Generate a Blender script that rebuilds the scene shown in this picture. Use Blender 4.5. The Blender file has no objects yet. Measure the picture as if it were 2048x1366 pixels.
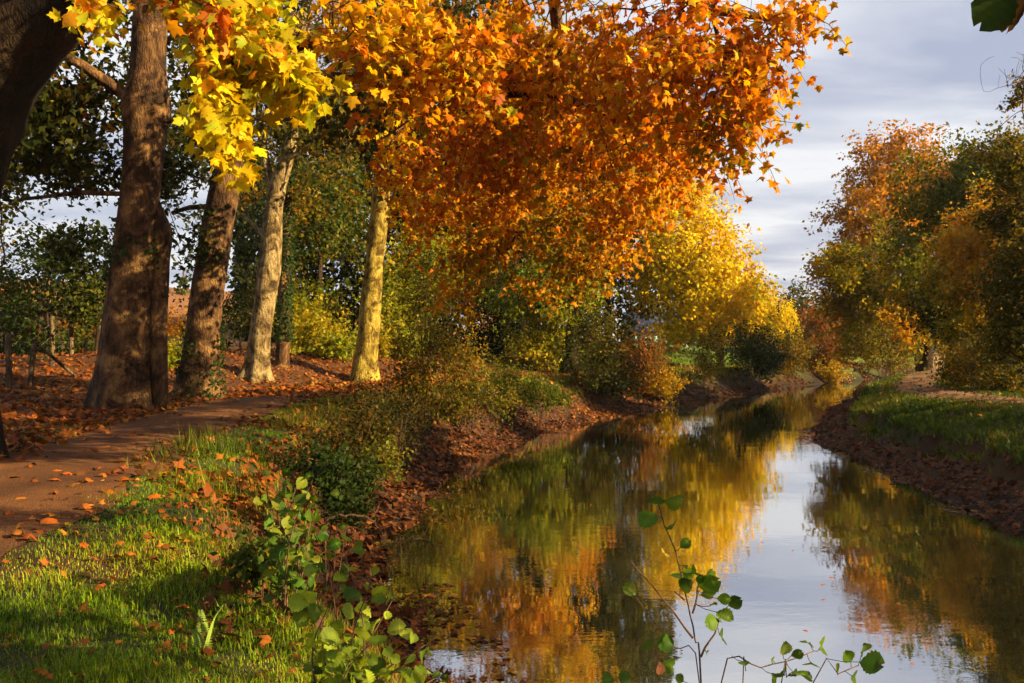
import bpy, math
import numpy as np
from mathutils import Vector, Matrix

sc = bpy.context.scene
COL = sc.collection
rng = np.random.default_rng(11)
R = math.radians

# ------------------------------------------------------------------ camera
CAMZ = 3.05
FPX = 1706.7            # focal length in pixels of the 2048 px wide photograph
cam_d = bpy.data.cameras.new('camera'); cam = bpy.data.objects.new('camera', cam_d); COL.objects.link(cam)
cam.location = (0, 0, CAMZ); cam.rotation_euler = (R(90), 0, 0)
cam_d.lens = 30; cam_d.sensor_width = 36; cam_d.clip_start = 0.05; cam_d.clip_end = 3000
sc.camera = cam

# ------------------------------------------------------------------ sun, sky, exposure
SUN_EL = 23.0
SUN_AZ = math.atan2(0.955, -0.295)              # measured from +Y towards +X
sun_dir = Vector((math.sin(SUN_AZ)*math.cos(R(SUN_EL)), math.cos(SUN_AZ)*math.cos(R(SUN_EL)), math.sin(R(SUN_EL))))
sl = bpy.data.lights.new('sun', 'SUN'); so = bpy.data.objects.new('sun', sl); COL.objects.link(so)
sl.energy = 5.0; sl.angle = R(0.5); sl.color = (1.0, 0.75, 0.38)
so.rotation_euler = sun_dir.to_track_quat('Z', 'Y').to_euler(); so.location = (60, -30, 60)

sc.view_settings.view_transform = 'Standard'; sc.view_settings.look = 'None'
sc.view_settings.exposure = 1.7; sc.view_settings.gamma = 1.0; sc.view_settings.use_curve_mapping = False
sc.render.engine = 'CYCLES'
cy = sc.cycles
cy.max_bounces = 4; cy.diffuse_bounces = 1; cy.glossy_bounces = 2; cy.transmission_bounces = 3
cy.use_adaptive_sampling = True; cy.adaptive_threshold = 0.04
cy.transparent_max_bounces = 4; cy.volume_bounces = 0
cy.caustics_reflective = False; cy.caustics_refractive = False; cy.use_denoising = True
cy.sample_clamp_indirect = 6.0

w = bpy.data.worlds.new('World'); sc.world = w; w.use_nodes = True
nt = w.node_tree; nt.nodes.clear()
def N(nt, typ, **kw):
    n = nt.nodes.new(typ)
    for k, v in kw.items():
        if k == 'inp':
            for kk, vv in v.items(): n.inputs[kk].default_value = vv
        else: setattr(n, k, v)
    return n
out = N(nt, 'ShaderNodeOutputWorld'); bg = N(nt, 'ShaderNodeBackground', inp={'Strength': 0.05})
sky = N(nt, 'ShaderNodeTexSky', sky_type='NISHITA', sun_disc=False)
sky.sun_elevation = R(SUN_EL); sky.sun_rotation = SUN_AZ; sky.dust_density = 1.5; sky.air_density = 1.2
tc = N(nt, 'ShaderNodeTexCoord'); sx = N(nt, 'ShaderNodeSeparateXYZ')
nt.links.new(tc.outputs['Generated'], sx.inputs[0])
mz = N(nt, 'ShaderNodeMath', operation='MAXIMUM', inp={1: 0.0}); nt.links.new(sx.outputs['Z'], mz.inputs[0])
az = N(nt, 'ShaderNodeMath', operation='ADD', inp={1: 0.13}); nt.links.new(mz.outputs[0], az.inputs[0])
dx = N(nt, 'ShaderNodeMath', operation='DIVIDE'); nt.links.new(sx.outputs['X'], dx.inputs[0]); nt.links.new(az.outputs[0], dx.inputs[1])
dy = N(nt, 'ShaderNodeMath', operation='DIVIDE'); nt.links.new(sx.outputs['Y'], dy.inputs[0]); nt.links.new(az.outputs[0], dy.inputs[1])
cx = N(nt, 'ShaderNodeCombineXYZ'); nt.links.new(dx.outputs[0], cx.inputs['X']); nt.links.new(dy.outputs[0], cx.inputs['Y'])
mp = N(nt, 'ShaderNodeMapping'); mp.inputs['Scale'].default_value = (0.58, 1.0, 1.0); mp.inputs['Location'].default_value = (2.3, 0.4, 0)
mp.inputs['Rotation'].default_value = (0, 0, R(-7))
nt.links.new(cx.outputs[0], mp.inputs[0])
n1 = N(nt, 'ShaderNodeTexNoise', inp={'Scale': 1.7, 'Detail': 7.0, 'Roughness': 0.52, 'Distortion': 0.35}); nt.links.new(mp.outputs[0], n1.inputs['Vector'])
cr = N(nt, 'ShaderNodeValToRGB'); nt.links.new(n1.outputs[0], cr.inputs[0])
e = cr.color_ramp.elements
e[0].position = 0.38; e[0].color = (2.75, 3.05, 4.05, 1)
e[1].position = 0.62; e[1].color = (5.9, 5.95, 6.15, 1)
m2 = e.new(0.5); m2.color = (4.1, 4.3, 5.0, 1)
mix = N(nt, 'ShaderNodeMixRGB', inp={'Fac': 0.9}); nt.links.new(sky.outputs[0], mix.inputs[1]); nt.links.new(cr.outputs[0], mix.inputs[2])
nt.links.new(mix.outputs[0], bg.inputs['Color']); nt.links.new(bg.outputs[0], out.inputs[0])

# ------------------------------------------------------------------ helpers
def Wp(px, py, d):
    """point seen at photograph pixel (px, py) standing d metres ahead"""
    return np.array([(px-1024)/FPX*d, d, CAMZ-(py-683)/FPX*d])

def sinnoise(p, f=1.0, seed=0, k=6):
    r = np.random.default_rng(1000+seed)
    s = np.zeros(len(p))
    for i in range(k):
        dvec = r.normal(size=p.shape[1]); dvec *= f*(0.6+1.2*r.random())/np.linalg.norm(dvec)
        s += np.sin(p@dvec + r.random()*6.28 + 1.3*np.sin((p@dvec[::-1])*0.7 + r.random()*6))
    return s/math.sqrt(k)

def smooth(a, b, x):
    t = np.clip((x-a)/(b-a), 0, 1); return t*t*(3-2*t)

def mk(name, V, tris=None, quads=None, mat=None, parent=None, col=None, flat=True, origin=None, uv=None):
    V = np.asarray(V, dtype=np.float32)
    if origin is not None: V = V-np.asarray(origin, dtype=np.float32)
    me = bpy.data.meshes.new(name)
    nt_ = 0 if tris is None else len(tris); nq = 0 if quads is None else len(quads)
    me.vertices.add(len(V)); me.vertices.foreach_set('co', V.ravel())
    idx = []
    if nt_: idx.append(np.asarray(tris, dtype=np.int32).ravel())
    if nq: idx.append(np.asarray(quads, dtype=np.int32).ravel())
    idx = np.concatenate(idx)
    me.loops.add(len(idx)); me.loops.foreach_set('vertex_index', idx)
    me.polygons.add(nt_+nq)
    st = np.concatenate([np.arange(nt_)*3, nt_*3+np.arange(nq)*4]).astype(np.int32)
    me.polygons.foreach_set('loop_start', st)
    if not flat: me.polygons.foreach_set('use_smooth', np.ones(nt_+nq, dtype=bool))
    if col is not None:
        a = me.attributes.new('Col', 'FLOAT_COLOR', 'POINT')
        c = np.ones((len(V), 4), dtype=np.float32); c[:, :3] = col
        a.data.foreach_set('color', c.ravel())
    me.update(calc_edges=True)
    if mat: me.materials.append(mat)
    o = bpy.data.objects.new(name, me); COL.objects.link(o)
    if parent is not None: o.parent = parent
    return o

def tag(o, label=None, cat=None, group=None, kind=None):
    if label: o['label'] = label
    if cat: o['category'] = cat
    if group: o['group'] = group
    if kind: o['kind'] = kind
    return o

def thing(name, label, cat, loc, group=None):
    o = bpy.data.objects.new(name, None); COL.objects.link(o); o.location = [float(v) for v in loc]
    o.empty_display_size = 0.2
    return tag(o, label, cat, group)

class Acc:
    """collects pieces of one mesh"""
    def __init__(s): s.V = []; s.T = []; s.Q = []; s.C = []; s.n = 0
    def add(s, V, T=None, Q=None, C=None):
        V = np.asarray(V, float)
        if T is not None and len(T): s.T.append(np.asarray(T)+s.n)
        if Q is not None and len(Q): s.Q.append(np.asarray(Q)+s.n)
        if C is not None: s.C.append(np.broadcast_to(np.asarray(C, float), (len(V), 3)))
        s.V.append(V); s.n += len(V)
    def box(s, c, size, rz=0.0, C=None):
        c = np.asarray(c, float); h = np.asarray(size, float)/2
        v = np.array([[i, j, k] for i in (-1, 1) for j in (-1, 1) for k in (-1, 1)])*h
        ca, sa = math.cos(rz), math.sin(rz)
        v = np.stack([v[:, 0]*ca-v[:, 1]*sa, v[:, 0]*sa+v[:, 1]*ca, v[:, 2]], 1)+c
        s.add(v, Q=[[0, 1, 3, 2], [4, 6, 7, 5], [0, 4, 5, 1], [2, 3, 7, 6], [0, 2, 6, 4], [1, 5, 7, 3]], C=C)
    def build(s, name, mat, parent=None, flat=True, origin=None):
        return mk(name, np.concatenate(s.V), np.concatenate(s.T) if s.T else None, np.concatenate(s.Q) if s.Q else None,
                  mat, parent, np.concatenate(s.C) if s.C else None, flat, origin)

def frame(d):
    d = d/(np.linalg.norm(d)+1e-9)
    ref = np.array([0, 1.0, 0]) if abs(d[1]) < 0.8 else np.array([1.0, 0, 0])
    u = np.cross(ref, d); u /= np.linalg.norm(u)
    return u, np.cross(d, u)

def tube(acc, pts, rad, sides=6, cap=True):
    pts = np.asarray(pts, float); n = len(pts)
    rad = np.broadcast_to(np.asarray(rad, float), (n,))
    th = np.arange(sides)/sides*2*math.pi
    V = []
    for i in range(n):
        d = pts[min(i+1, n-1)]-pts[max(i-1, 0)]
        u, v = frame(d)
        V.append(pts[i]+rad[i]*(np.cos(th)[:, None]*u+np.sin(th)[:, None]*v))
    V = np.concatenate(V); Q = []
    for i in range(n-1):
        for k in range(sides):
            a = i*sides+k; b = i*sides+(k+1) % sides
            Q.append([a, b, b+sides, a+sides])
    T = []
    if cap:
        V = np.concatenate([V, pts[-1:]+0.0])
        for k in range(sides): T.append([(n-1)*sides+k, (n-1)*sides+(k+1) % sides, n*sides])
    acc.add(V, T, Q)

def catmull(P, step=0.5):
    P = np.asarray(P, float)
    Q = np.vstack([2*P[0]-P[1], P, 2*P[-1]-P[-2]]); outp = []
    for i in range(1, len(Q)-2):
        p0, p1, p2, p3 = Q[i-1], Q[i], Q[i+1], Q[i+2]
        n = max(2, int(np.linalg.norm(p2-p1)/step))
        t = np.linspace(0, 1, n, endpoint=False)[:, None]
        outp.append(0.5*((2*p1)+(-p0+p2)*t+(2*p0-5*p1+4*p2-p3)*t**2+(-p0+3*p1-3*p2+p3)*t**3))
    outp.append(P[-1:]); return np.concatenate(outp)

# ------------------------------------------------------------------ materials
def newmat(name):
    m = bpy.data.materials.new(name); m.use_nodes = True
    nt = m.node_tree; nt.nodes.clear()
    o = N(nt, 'ShaderNodeOutputMaterial'); return m, nt, o

def ramp(nt, fac, stops, interp='LINEAR'):
    r = N(nt, 'ShaderNodeValToRGB'); r.color_ramp.interpolation = interp
    el = r.color_ramp.elements
    el[0].position, el[0].color = stops[0][0], (*stops[0][1], 1)
    el[1].position, el[1].color = stops[-1][0], (*stops[-1][1], 1)
    for p, c in stops[1:-1]:
        q = el.new(p); q.color = (*c, 1)
    nt.links.new(fac, r.inputs[0]); return r

def noise(nt, vec, scale, detail=4, rough=0.55, dist=0.0):
    n = N(nt, 'ShaderNodeTexNoise', inp={'Scale': scale, 'Detail': detail, 'Roughness': rough, 'Distortion': dist})
    if vec is not None: nt.links.new(vec, n.inputs['Vector'])
    return n

def leaf_material(name, trans=0.48, rough=0.5):
    m, nt, o = newmat(name)
    a = N(nt, 'ShaderNodeAttribute', attribute_name='Col')
    p = N(nt, 'ShaderNodeBsdfPrincipled', inp={'Roughness': rough, 'Specular IOR Level': 0.12})
    geo = N(nt, 'ShaderNodeNewGeometry'); bn = noise(nt, geo.outputs['Position'], 38, 2, 0.6)
    br = ramp(nt, bn.outputs[0], [(0.60, (0, 0, 0)), (0.70, (1, 1, 1))]); bf = N(nt, 'ShaderNodeMath', operation='MULTIPLY', inp={1: 0.6}); nt.links.new(br.outputs[0], bf.inputs[0])
    bm_ = N(nt, 'ShaderNodeMixRGB', inp={2: (0.085, 0.032, 0.01, 1)}); nt.links.new(bf.outputs[0], bm_.inputs[0]); nt.links.new(a.outputs['Color'], bm_.inputs[1]); a = bm_
    nt.links.new(a.outputs['Color'], p.inputs['Base Color'])
    t = N(nt, 'ShaderNodeBsdfTranslucent')
    g = N(nt, 'ShaderNodeMixRGB', blend_type='MULTIPLY', inp={'Fac': 1.0, 2: (1.25, 1.1, 0.6, 1)}); nt.links.new(a.outputs['Color'], g.inputs[1])
    nt.links.new(g.outputs[0], t.inputs['Color'])
    mx = N(nt, 'ShaderNodeMixShader', inp={'Fac': trans})
    nt.links.new(p.outputs[0], mx.inputs[1]); nt.links.new(t.outputs[0], mx.inputs[2]); nt.links.new(mx.outputs[0], o.inputs[0])
    return m
M_leaf = leaf_material('leaf_tissue'); M_grass = leaf_material('grass_blade', 0.35, 0.45); M_litter = leaf_material('fallen_leaf', 0.12, 0.6)

def bark_material(name, cols, patch=2.2, bump=0.5, stretch=0.35):
    m, nt, o = newmat(name); cols = [tuple(.74*v for v in c) for c in cols]
    tc = N(nt, 'ShaderNodeTexCoord')
    mp = N(nt, 'ShaderNodeMapping'); mp.inputs['Scale'].default_value = (1, 1, stretch); nt.links.new(tc.outputs['Object'], mp.inputs[0])
    a = noise(nt, mp.outputs[0], patch, 5, 0.6, 0.8)
    r = ramp(nt, a.outputs[0], [(0.38, cols[0]), (0.46, cols[1]), (0.53, cols[2]), (0.60, cols[3])])
    mp2 = N(nt, 'ShaderNodeMapping'); mp2.inputs['Scale'].default_value = (1, 1, 0.22); nt.links.new(tc.outputs['Object'], mp2.inputs[0])
    b = noise(nt, mp2.outputs[0], 16, 6, 0.65, 0.4)
    r2 = ramp(nt, b.outputs[0], [(0.3, (0.45, 0.42, 0.4)), (0.62, (1.15, 1.12, 1.08))])
    mu = N(nt, 'ShaderNodeMixRGB', blend_type='MULTIPLY', inp={'Fac': 0.85}); nt.links.new(r.outputs[0], mu.inputs[1]); nt.links.new(r2.outputs[0], mu.inputs[2])
    p = N(nt, 'ShaderNodeBsdfPrincipled', inp={'Roughness': 0.85, 'Specular IOR Level': 0.15}); nt.links.new(mu.outputs[0], p.inputs['Base Color'])
    v = N(nt, 'ShaderNodeTexVoronoi', feature='DISTANCE_TO_EDGE', inp={'Scale': patch*6.5}); 
    mp3 = N(nt, 'ShaderNodeMapping'); mp3.inputs['Scale'].default_value = (1, 1, 0.45); nt.links.new(tc.outputs['Object'], mp3.inputs[0])
    dn = noise(nt, mp3.outputs[0], 5, 3); av = N(nt, 'ShaderNodeMixRGB', inp={'Fac': 0.18}); nt.links.new(mp3.outputs[0], av.inputs[1]); nt.links.new(dn.outputs['Color'], av.inputs[2]); nt.links.new(av.outputs[0], v.inputs['Vector'])
    vr = ramp(nt, v.outputs['Distance'], [(0.0, (0.35, 0.33, 0.32)), (0.12, (1, 1, 1))])
    mv = N(nt, 'ShaderNodeMixRGB', blend_type='MULTIPLY', inp={'Fac': 0.38}); nt.links.new(mu.outputs[0], mv.inputs[1]); nt.links.new(vr.outputs[0], mv.inputs[2]); nt.links.new(mv.outputs[0], p.inputs['Base Color'])
    vb = N(nt, 'ShaderNodeMath', operation='MINIMUM', inp={1: 0.15}); nt.links.new(v.outputs['Distance'], vb.inputs[0])
    ad0 = N(nt, 'ShaderNodeMath', operation='MULTIPLY_ADD', inp={1: 1.6}); nt.links.new(vb.outputs[0], ad0.inputs[0]); nt.links.new(a.outputs[0], ad0.inputs[2])
    ad = N(nt, 'ShaderNodeMath', operation='ADD'); nt.links.new(ad0.outputs[0], ad.inputs[0]); nt.links.new(b.outputs[0], ad.inputs[1])
    bu = N(nt, 'ShaderNodeBump', inp={'Strength': bump, 'Distance': 0.06}); nt.links.new(ad.outputs[0], bu.inputs['Height']); nt.links.new(bu.outputs[0], p.inputs['Normal'])
    nt.links.new(p.outputs[0], o.inputs[0]); return m
M_bark_plane = bark_material('plane_bark_brown', [(0.045, 0.025, 0.014), (0.11, 0.057, 0.026), (0.19, 0.10, 0.042), (0.31, 0.18, 0.07)], 2.0, 1.0, 0.8)
M_bark_cream = bark_material('plane_bark_cream', [(0.08, 0.052, 0.022), (0.21, 0.145, 0.06), (0.36, 0.262, 0.115), (0.50, 0.385, 0.185)], 2.9, 1.0, 0.8)
M_bark_olive = bark_material('plane_bark_yellow', [(0.10, 0.062, 0.012), (0.27, 0.19, 0.028), (0.44, 0.32, 0.05), (0.58, 0.45, 0.08)], 2.9, 1.0, 0.8)
M_bark_dark = bark_material('dark_bark', [(0.02, 0.013, 0.008), (0.04, 0.024, 0.014), (0.06, 0.036, 0.02), (0.10, 0.06, 0.03)], 2.6, 0.9)
M_bark_shaded = bark_material('shaded_dark_bark', [(0.010, 0.007, 0.005), (0.018, 0.012, 0.008), (0.028, 0.018, 0.011), (0.05, 0.03, 0.016)], 2.6, 0.9)  # darker copy of the dark bark: shade of the left corner in its colour
M_twig = bark_material('twig_bark', [(0.05, 0.03, 0.02), (0.09, 0.055, 0.03), (0.12, 0.07, 0.04), (0.17, 0.10, 0.05)], 6, 0.4)
M_stem = bark_material('alder_stem', [(0.10, 0.05, 0.035), (0.15, 0.08, 0.05), (0.18, 0.10, 0.06), (0.22, 0.12, 0.07)], 20, 0.3)
M_post = bark_material('weathered_wood', [(0.07, 0.045, 0.03), (0.13, 0.085, 0.05), (0.18, 0.12, 0.07), (0.24, 0.16, 0.09)], 6, 0.6)

def flat_mat(name, c, rough=0.7, ns=8.0, amt=0.35):
    m, nt, o = newmat(name)
    tc = N(nt, 'ShaderNodeTexCoord'); a = noise(nt, tc.outputs['Object'], ns, 5)
    r = ramp(nt, a.outputs[0], [(0.3, tuple(v*(1-amt) for v in c)), (0.7, tuple(min(1, v*(1+amt*0.5)) for v in c))])
    p = N(nt, 'ShaderNodeBsdfPrincipled', inp={'Roughness': rough, 'Specular IOR Level': 0.3}); nt.links.new(r.outputs[0], p.inputs['Base Color'])
    nt.links.new(p.outputs[0], o.inputs[0]); return m

def ground_material():
    m, nt, o = newmat('earth')
    a = N(nt, 'ShaderNodeAttribute', attribute_name='Col'); tc = N(nt, 'ShaderNodeTexCoord')
    n1 = noise(nt, tc.outputs['Object'], 1.3, 6, 0.6); n2 = noise(nt, tc.outputs['Object'], 22, 6, 0.7)
    r1 = ramp(nt, n1.outputs[0], [(0.3, (0.6, 0.6, 0.62)), (0.7, (1.3, 1.25, 1.1))])
    r2 = ramp(nt, n2.outputs[0], [(0.3, (0.5, 0.5, 0.5)), (0.7, (1.4, 1.35, 1.25))])
    x1 = N(nt, 'ShaderNodeMixRGB', blend_type='MULTIPLY', inp={'Fac': 1.0}); nt.links.new(a.outputs['Color'], x1.inputs[1]); nt.links.new(r1.outputs[0], x1.inputs[2])
    x2 = N(nt, 'ShaderNodeMixRGB', blend_type='MULTIPLY', inp={'Fac': 0.9}); nt.links.new(x1.outputs[0], x2.inputs[1]); nt.links.new(r2.outputs[0], x2.inputs[2])
    p = N(nt, 'ShaderNodeBsdfPrincipled', inp={'Roughness': 0.9, 'Specular IOR Level': 0.2}); nt.links.new(x2.outputs[0], p.inputs['Base Color'])
    bu = N(nt, 'ShaderNodeBump', inp={'Strength': 0.8, 'Distance': 0.05}); nt.links.new(n2.outputs[0], bu.inputs['Height']); nt.links.new(bu.outputs[0], p.inputs['Normal'])
    nt.links.new(p.outputs[0], o.inputs[0]); return m
M_ground = ground_material()

def path_material(name, c0, c1, c2):
    m, nt, o = newmat(name)
    tc = N(nt, 'ShaderNodeTexCoord')
    n1 = noise(nt, tc.outputs['Object'], 0.9, 6, 0.6); n2 = noise(nt, tc.outputs['Object'], 70, 3, 0.6)
    v = N(nt, 'ShaderNodeTexVoronoi', inp={'Scale': 60.0}); nt.links.new(tc.outputs['Object'], v.inputs['Vector'])
    r = ramp(nt, n1.outputs[0], [(0.3, c0), (0.55, c1), (0.75, c2)])
    r2 = ramp(nt, v.outputs['Color'], [(0.1, (0.6, 0.58, 0.55)), (0.8, (1.15, 1.12, 1.05)), (1.0, (1.8, 1.75, 1.6))])
    x = N(nt, 'ShaderNodeMixRGB', blend_type='MULTIPLY', inp={'Fac': 0.8}); nt.links.new(r.outputs[0], x.inputs[1]); nt.links.new(r2.outputs[0], x.inputs[2])
    p = N(nt, 'ShaderNodeBsdfPrincipled', inp={'Roughness': 0.9, 'Specular IOR Level': 0.2}); nt.links.new(x.outputs[0], p.inputs['Base Color'])
    ad = N(nt, 'ShaderNodeMath', operation='SUBTRACT'); nt.links.new(n2.outputs[0], ad.inputs[0]); nt.links.new(v.outputs['Distance'], ad.inputs[1])
    bu = N(nt, 'ShaderNodeBump', inp={'Strength': 0.9, 'Distance': 0.015}); nt.links.new(ad.outputs[0], bu.inputs['Height']); nt.links.new(bu.outputs[0], p.inputs['Normal'])
    nt.links.new(p.outputs[0], o.inputs[0]); return m
M_path = path_material('gravel', (0.055, 0.022, 0.008), (0.135, 0.055, 0.017), (0.20, 0.09, 0.028))
M_path_tan = path_material('sandy_gravel', (0.11, 0.06, 0.03), (0.22, 0.13, 0.065), (0.28, 0.175, 0.088))

def water_material():
    m, nt, o = newmat('canal_water')
    tc = N(nt, 'ShaderNodeTexCoord')
    mp = N(nt, 'ShaderNodeMapping'); mp.inputs['Scale'].default_value = (0.8, 1.6, 1); nt.links.new(tc.outputs['Object'], mp.inputs[0])
    a = noise(nt, mp.outputs[0], 2.2, 3, 0.5); b = noise(nt, mp.outputs[0], 0.35, 2, 0.5); c = noise(nt, mp.outputs[0], 11, 2, 0.5)
    s1 = N(nt, 'ShaderNodeMath', operation='MULTIPLY', inp={1: 0.16}); nt.links.new(c.outputs[0], s1.inputs[0])
    s2 = N(nt, 'ShaderNodeMath', operation='ADD'); nt.links.new(a.outputs[0], s2.inputs[0]); nt.links.new(s1.outputs[0], s2.inputs[1])
    pr = ramp(nt, b.outputs[0], [(0.35, (0.15, 0.15, 0.15)), (0.7, (1, 1, 1))])
    s3 = N(nt, 'ShaderNodeMath', operation='MULTIPLY'); nt.links.new(s2.outputs[0], s3.inputs[0]); nt.links.new(pr.outputs[0], s3.inputs[1])
    bu = N(nt, 'ShaderNodeBump', inp={'Strength': 0.24, 'Distance': 0.012}); nt.links.new(s3.outputs[0], bu.inputs['Height'])
    d = N(nt, 'ShaderNodeBsdfDiffuse', inp={'Color': (0.018, 0.017, 0.006, 1)})
    g = N(nt, 'ShaderNodeBsdfGlossy', inp={'Color': (0.97, 0.97, 0.97, 1), 'Roughness': 0.015}); nt.links.new(bu.outputs[0], g.inputs['Normal'])
    f = N(nt, 'ShaderNodeFresnel', inp={'IOR': 1.9}); nt.links.new(bu.outputs[0], f.inputs['Normal'])
    mr = N(nt, 'ShaderNodeMapRange', inp={'To Min': 0.6, 'To Max': 1.0}); nt.links.new(f.outputs[0], mr.inputs[0])
    mx = N(nt, 'ShaderNodeMixShader'); nt.links.new(mr.outputs[0], mx.inputs[0]); nt.links.new(d.outputs[0], mx.inputs[1]); nt.links.new(g.outputs[0], mx.inputs[2])
    nt.links.new(mx.outputs[0], o.inputs[0]); return m
M_water = water_material()

# ------------------------------------------------------------------ terrain
LEFT = catmull([(1.2, -14), (1.0, 0), (0.4, 4), (-0.5, 7.5), (-1.5, 10.5), (-1.9, 14.2), (-1.75, 17.2), (-0.84, 22.4), (1.3, 29.4), (3.4, 33),
                (7.6, 41), (13, 48.7), (21, 60), (28, 68), (50, 90), (105, 140)], 1.2)
RIGHT = catmull([(8.6, -14), (8.4, 0), (8.3, 8), (8.3, 13.8), (8.5, 16.4), (9.0, 21.1), (9.4, 25.8), (10.0, 28.5), (11.4, 31.2), (13.2, 35.4), (17.4, 44.5),
                 (24, 55), (32, 64), (41, 73), (64, 95), (120, 145)], 1.2)
PATHL = catmull([(-5.6, -14), (-5.25, 0), (-5.2, 7), (-5.9, 11.5), (-6.6, 17), (-7.1, 23), (-6.6, 28), (-4.6, 32.3), (-1.2, 36), (3.2, 41), (8.5, 48), (16, 60), (23, 69), (45, 93), (100, 145)], 0.8)
PATHR = catmull([(15.5, -14), (15.3, 0), (15.0, 10), (14.6, 17), (14.0, 23), (13.8, 27), (14.8, 31), (17.6, 37), (22.1, 45.5), (29.5, 60), (37.7, 76), (55, 110), (75, 150)], 0.8)

def sdist(P, poly):
    best = np.full(len(P), 1e9); sg = np.zeros(len(P))
    for a, b in zip(poly[:-1], poly[1:]):
        ab = b-a; L2 = ab@ab
        t = np.clip(((P-a)@ab)/L2, 0, 1)
        q = P-(a+t[:, None]*ab); d2 = (q*q).sum(1)
        cr_ = ab[0]*(P[:, 1]-a[1])-ab[1]*(P[:, 0]-a[0])
        m = d2 < best; best[m] = d2[m]; sg[m] = np.sign(cr_[m])
    return np.sqrt(best)*np.where(sg == 0, 1, sg)      # + = left of the line

_lx = np.arange(-24, 45.01, .25); _ly = np.arange(-12, 100.01, .25)
_gx, _gy = np.meshgrid(_lx, _ly); _gp = np.stack([_gx.ravel(), _gy.ravel()], 1)
LUT = [sdist(_gp, L_).reshape(_gx.shape) for L_ in (LEFT, RIGHT, PATHL, PATHR)]
def along(line, y0, y1, o0, o1, n):
    L_ = line[(line[:, 1] > y0) & (line[:, 1] < y1)]; i = rng.integers(0, len(L_)-1, n); d_ = unit(L_[i+1]-L_[i]); q = L_[i]+(L_[i+1]-L_[i])*rng.random(n)[:, None]
    return q+np.stack([-d_[:, 1], d_[:, 0]], 1)*rng.uniform(o0, o1, n)[:, None]
def zones(x, y):
    x = np.asarray(x, float); y = np.asarray(y, float)
    fx_ = (x+24)/.25; fy_ = (y+12)/.25; inside = (fx_ >= 0) & (fy_ >= 0) & (fx_ < len(_lx)-1.01) & (fy_ < len(_ly)-1.01)
    i = np.clip(fx_.astype(int), 0, len(_lx)-2); j = np.clip(fy_.astype(int), 0, len(_ly)-2)
    a = fx_-i; b = fy_-j; res = []
    out_ = ~inside; Po = np.stack([x[out_], y[out_]], 1)
    for T_, L_ in zip(LUT, (LEFT, RIGHT, PATHL, PATHR)):
        v = (T_[j, i]*(1-a)+T_[j, i+1]*a)*(1-b)+(T_[j+1, i]*(1-a)+T_[j+1, i+1]*a)*b
        if len(Po): v[out_] = sdist(Po, L_[::3])
        res.append(v)
    return res[0], -res[1], res[2], res[3]

PW = 1.3   # half width of the left path
def kf(y): return 0.42+0.58*smooth(4.3, 8.6, y)
def height(x, y, zz=None):
    x = np.asarray(x, float).ravel(); y = np.asarray(y, float).ravel()
    sL, sR, pL, pR = zz if zz is not None else zones(x, y)
    P = np.stack([x, y], 1)
    nz = sinnoise(P, 1.1, 1)*0.07+sinnoise(P, 3.3, 2)*0.04+sinnoise(P, 8.0, 4)*0.018
    nz2 = sinnoise(P, 0.35, 3)*0.12
    onp = np.clip((np.minimum(np.abs(pL), np.abs(pR))-1.45)/0.8, 0, 1)
    k = kf(y)
    shore = .16*sinnoise(P, 1.5, 6)+.07*sinnoise(P, 5.0, 7)
    s = sL/k+nz2*2*np.clip(sL, 0, 1)+shore
    zl = np.interp(s, [-4, -1, 0, 0.8, 1.15, 1.7, 2.5, 3.2, 4], [-1.2, -0.35, 0.0, 0.22, 0.42, 0.95, 1.28, 1.4, 1.4])
    # beyond the towpath: leaf bank under the trees, then the ploughed hill
    far = smooth(25, 31, y)*(1-smooth(70, 90, y))
    zl = zl+far*1.1*smooth(1.6, 6.5, pL)+(1-far)*0.25*smooth(2.0, 8, pL)
    q = (-x*0.72+y*0.66)-36
    zl = zl+7.6*smooth(0, 95, q)*smooth(4, 26, -x)+3.0*smooth(40, 110, q)*smooth(10, 60, -x)
    u = sR+nz2*1.6*np.clip(sR, 0, 1)+shore*1.1
    zr = np.interp(u, [-4, -1, 0, 0.55, 1.15, 1.22, 1.5, 2.6, 4.2], [-1.2, -0.35, 0.0, 0.22, 0.42, 0.78, 0.92, 1.22, 1.4])
    zr = zr+0.5*smooth(2, 7, -pR)
    z = np.where(sL > 0, zl, np.where(sR > 0, zr, np.maximum(np.where(np.abs(sL) < np.abs(sR), zl, zr), -1.2)))
    land = (np.maximum(sL, sR) > 0)
    z = z+np.where(land, nz*onp*np.clip(np.maximum(sL, sR)/0.8, 0.25, 1), 0)
    return z
def hz(x, y): return float(height([x], [y])[0])

def axis(lo, hi, step, far_lo, far_hi, g=1.12):
    c = list(np.arange(lo, hi, step)); s = step; v = c[-1]
    while v < far_hi: s *= g; v += s; c.append(v)
    s = step; v = c[0]; pre = []
    while v > far_lo: s *= g; v -= s; pre.append(v)
    return np.array(pre[::-1]+c)
gx = axis(-11, 17, 0.17, -900, 900); gy = axis(2.5, 38, 0.17, -300, 1500)
X, Y = np.meshgrid(gx, gy)
zz = zones(X.ravel(), Y.ravel()); Z = height(X, Y, zz)
sL, sR, pL, pR = zz
xr, yr = X.ravel(), Y.ravel(); P2 = np.stack([xr, yr], 1)
def lerp(a, b, t): return a+(np.asarray(b)-a)*t[:, None]
C = np.tile(np.array([0.055, 0.06, 0.02]), (len(xr), 1))
C = lerp(C, (0.085, 0.045, 0.022), smooth(0.35, 0.75, 0.5+0.5*sinnoise(P2, 0.9, 5)))
mud = 1-smooth(0.9, 2.0, np.maximum(sL/kf(yr), sR*1.3))
C = lerp(C, (0.05, 0.028, 0.016), mud)
C = lerp(C, (0.02, 0.012, 0.007), 1-smooth(-.02, .16, Z))
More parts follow.
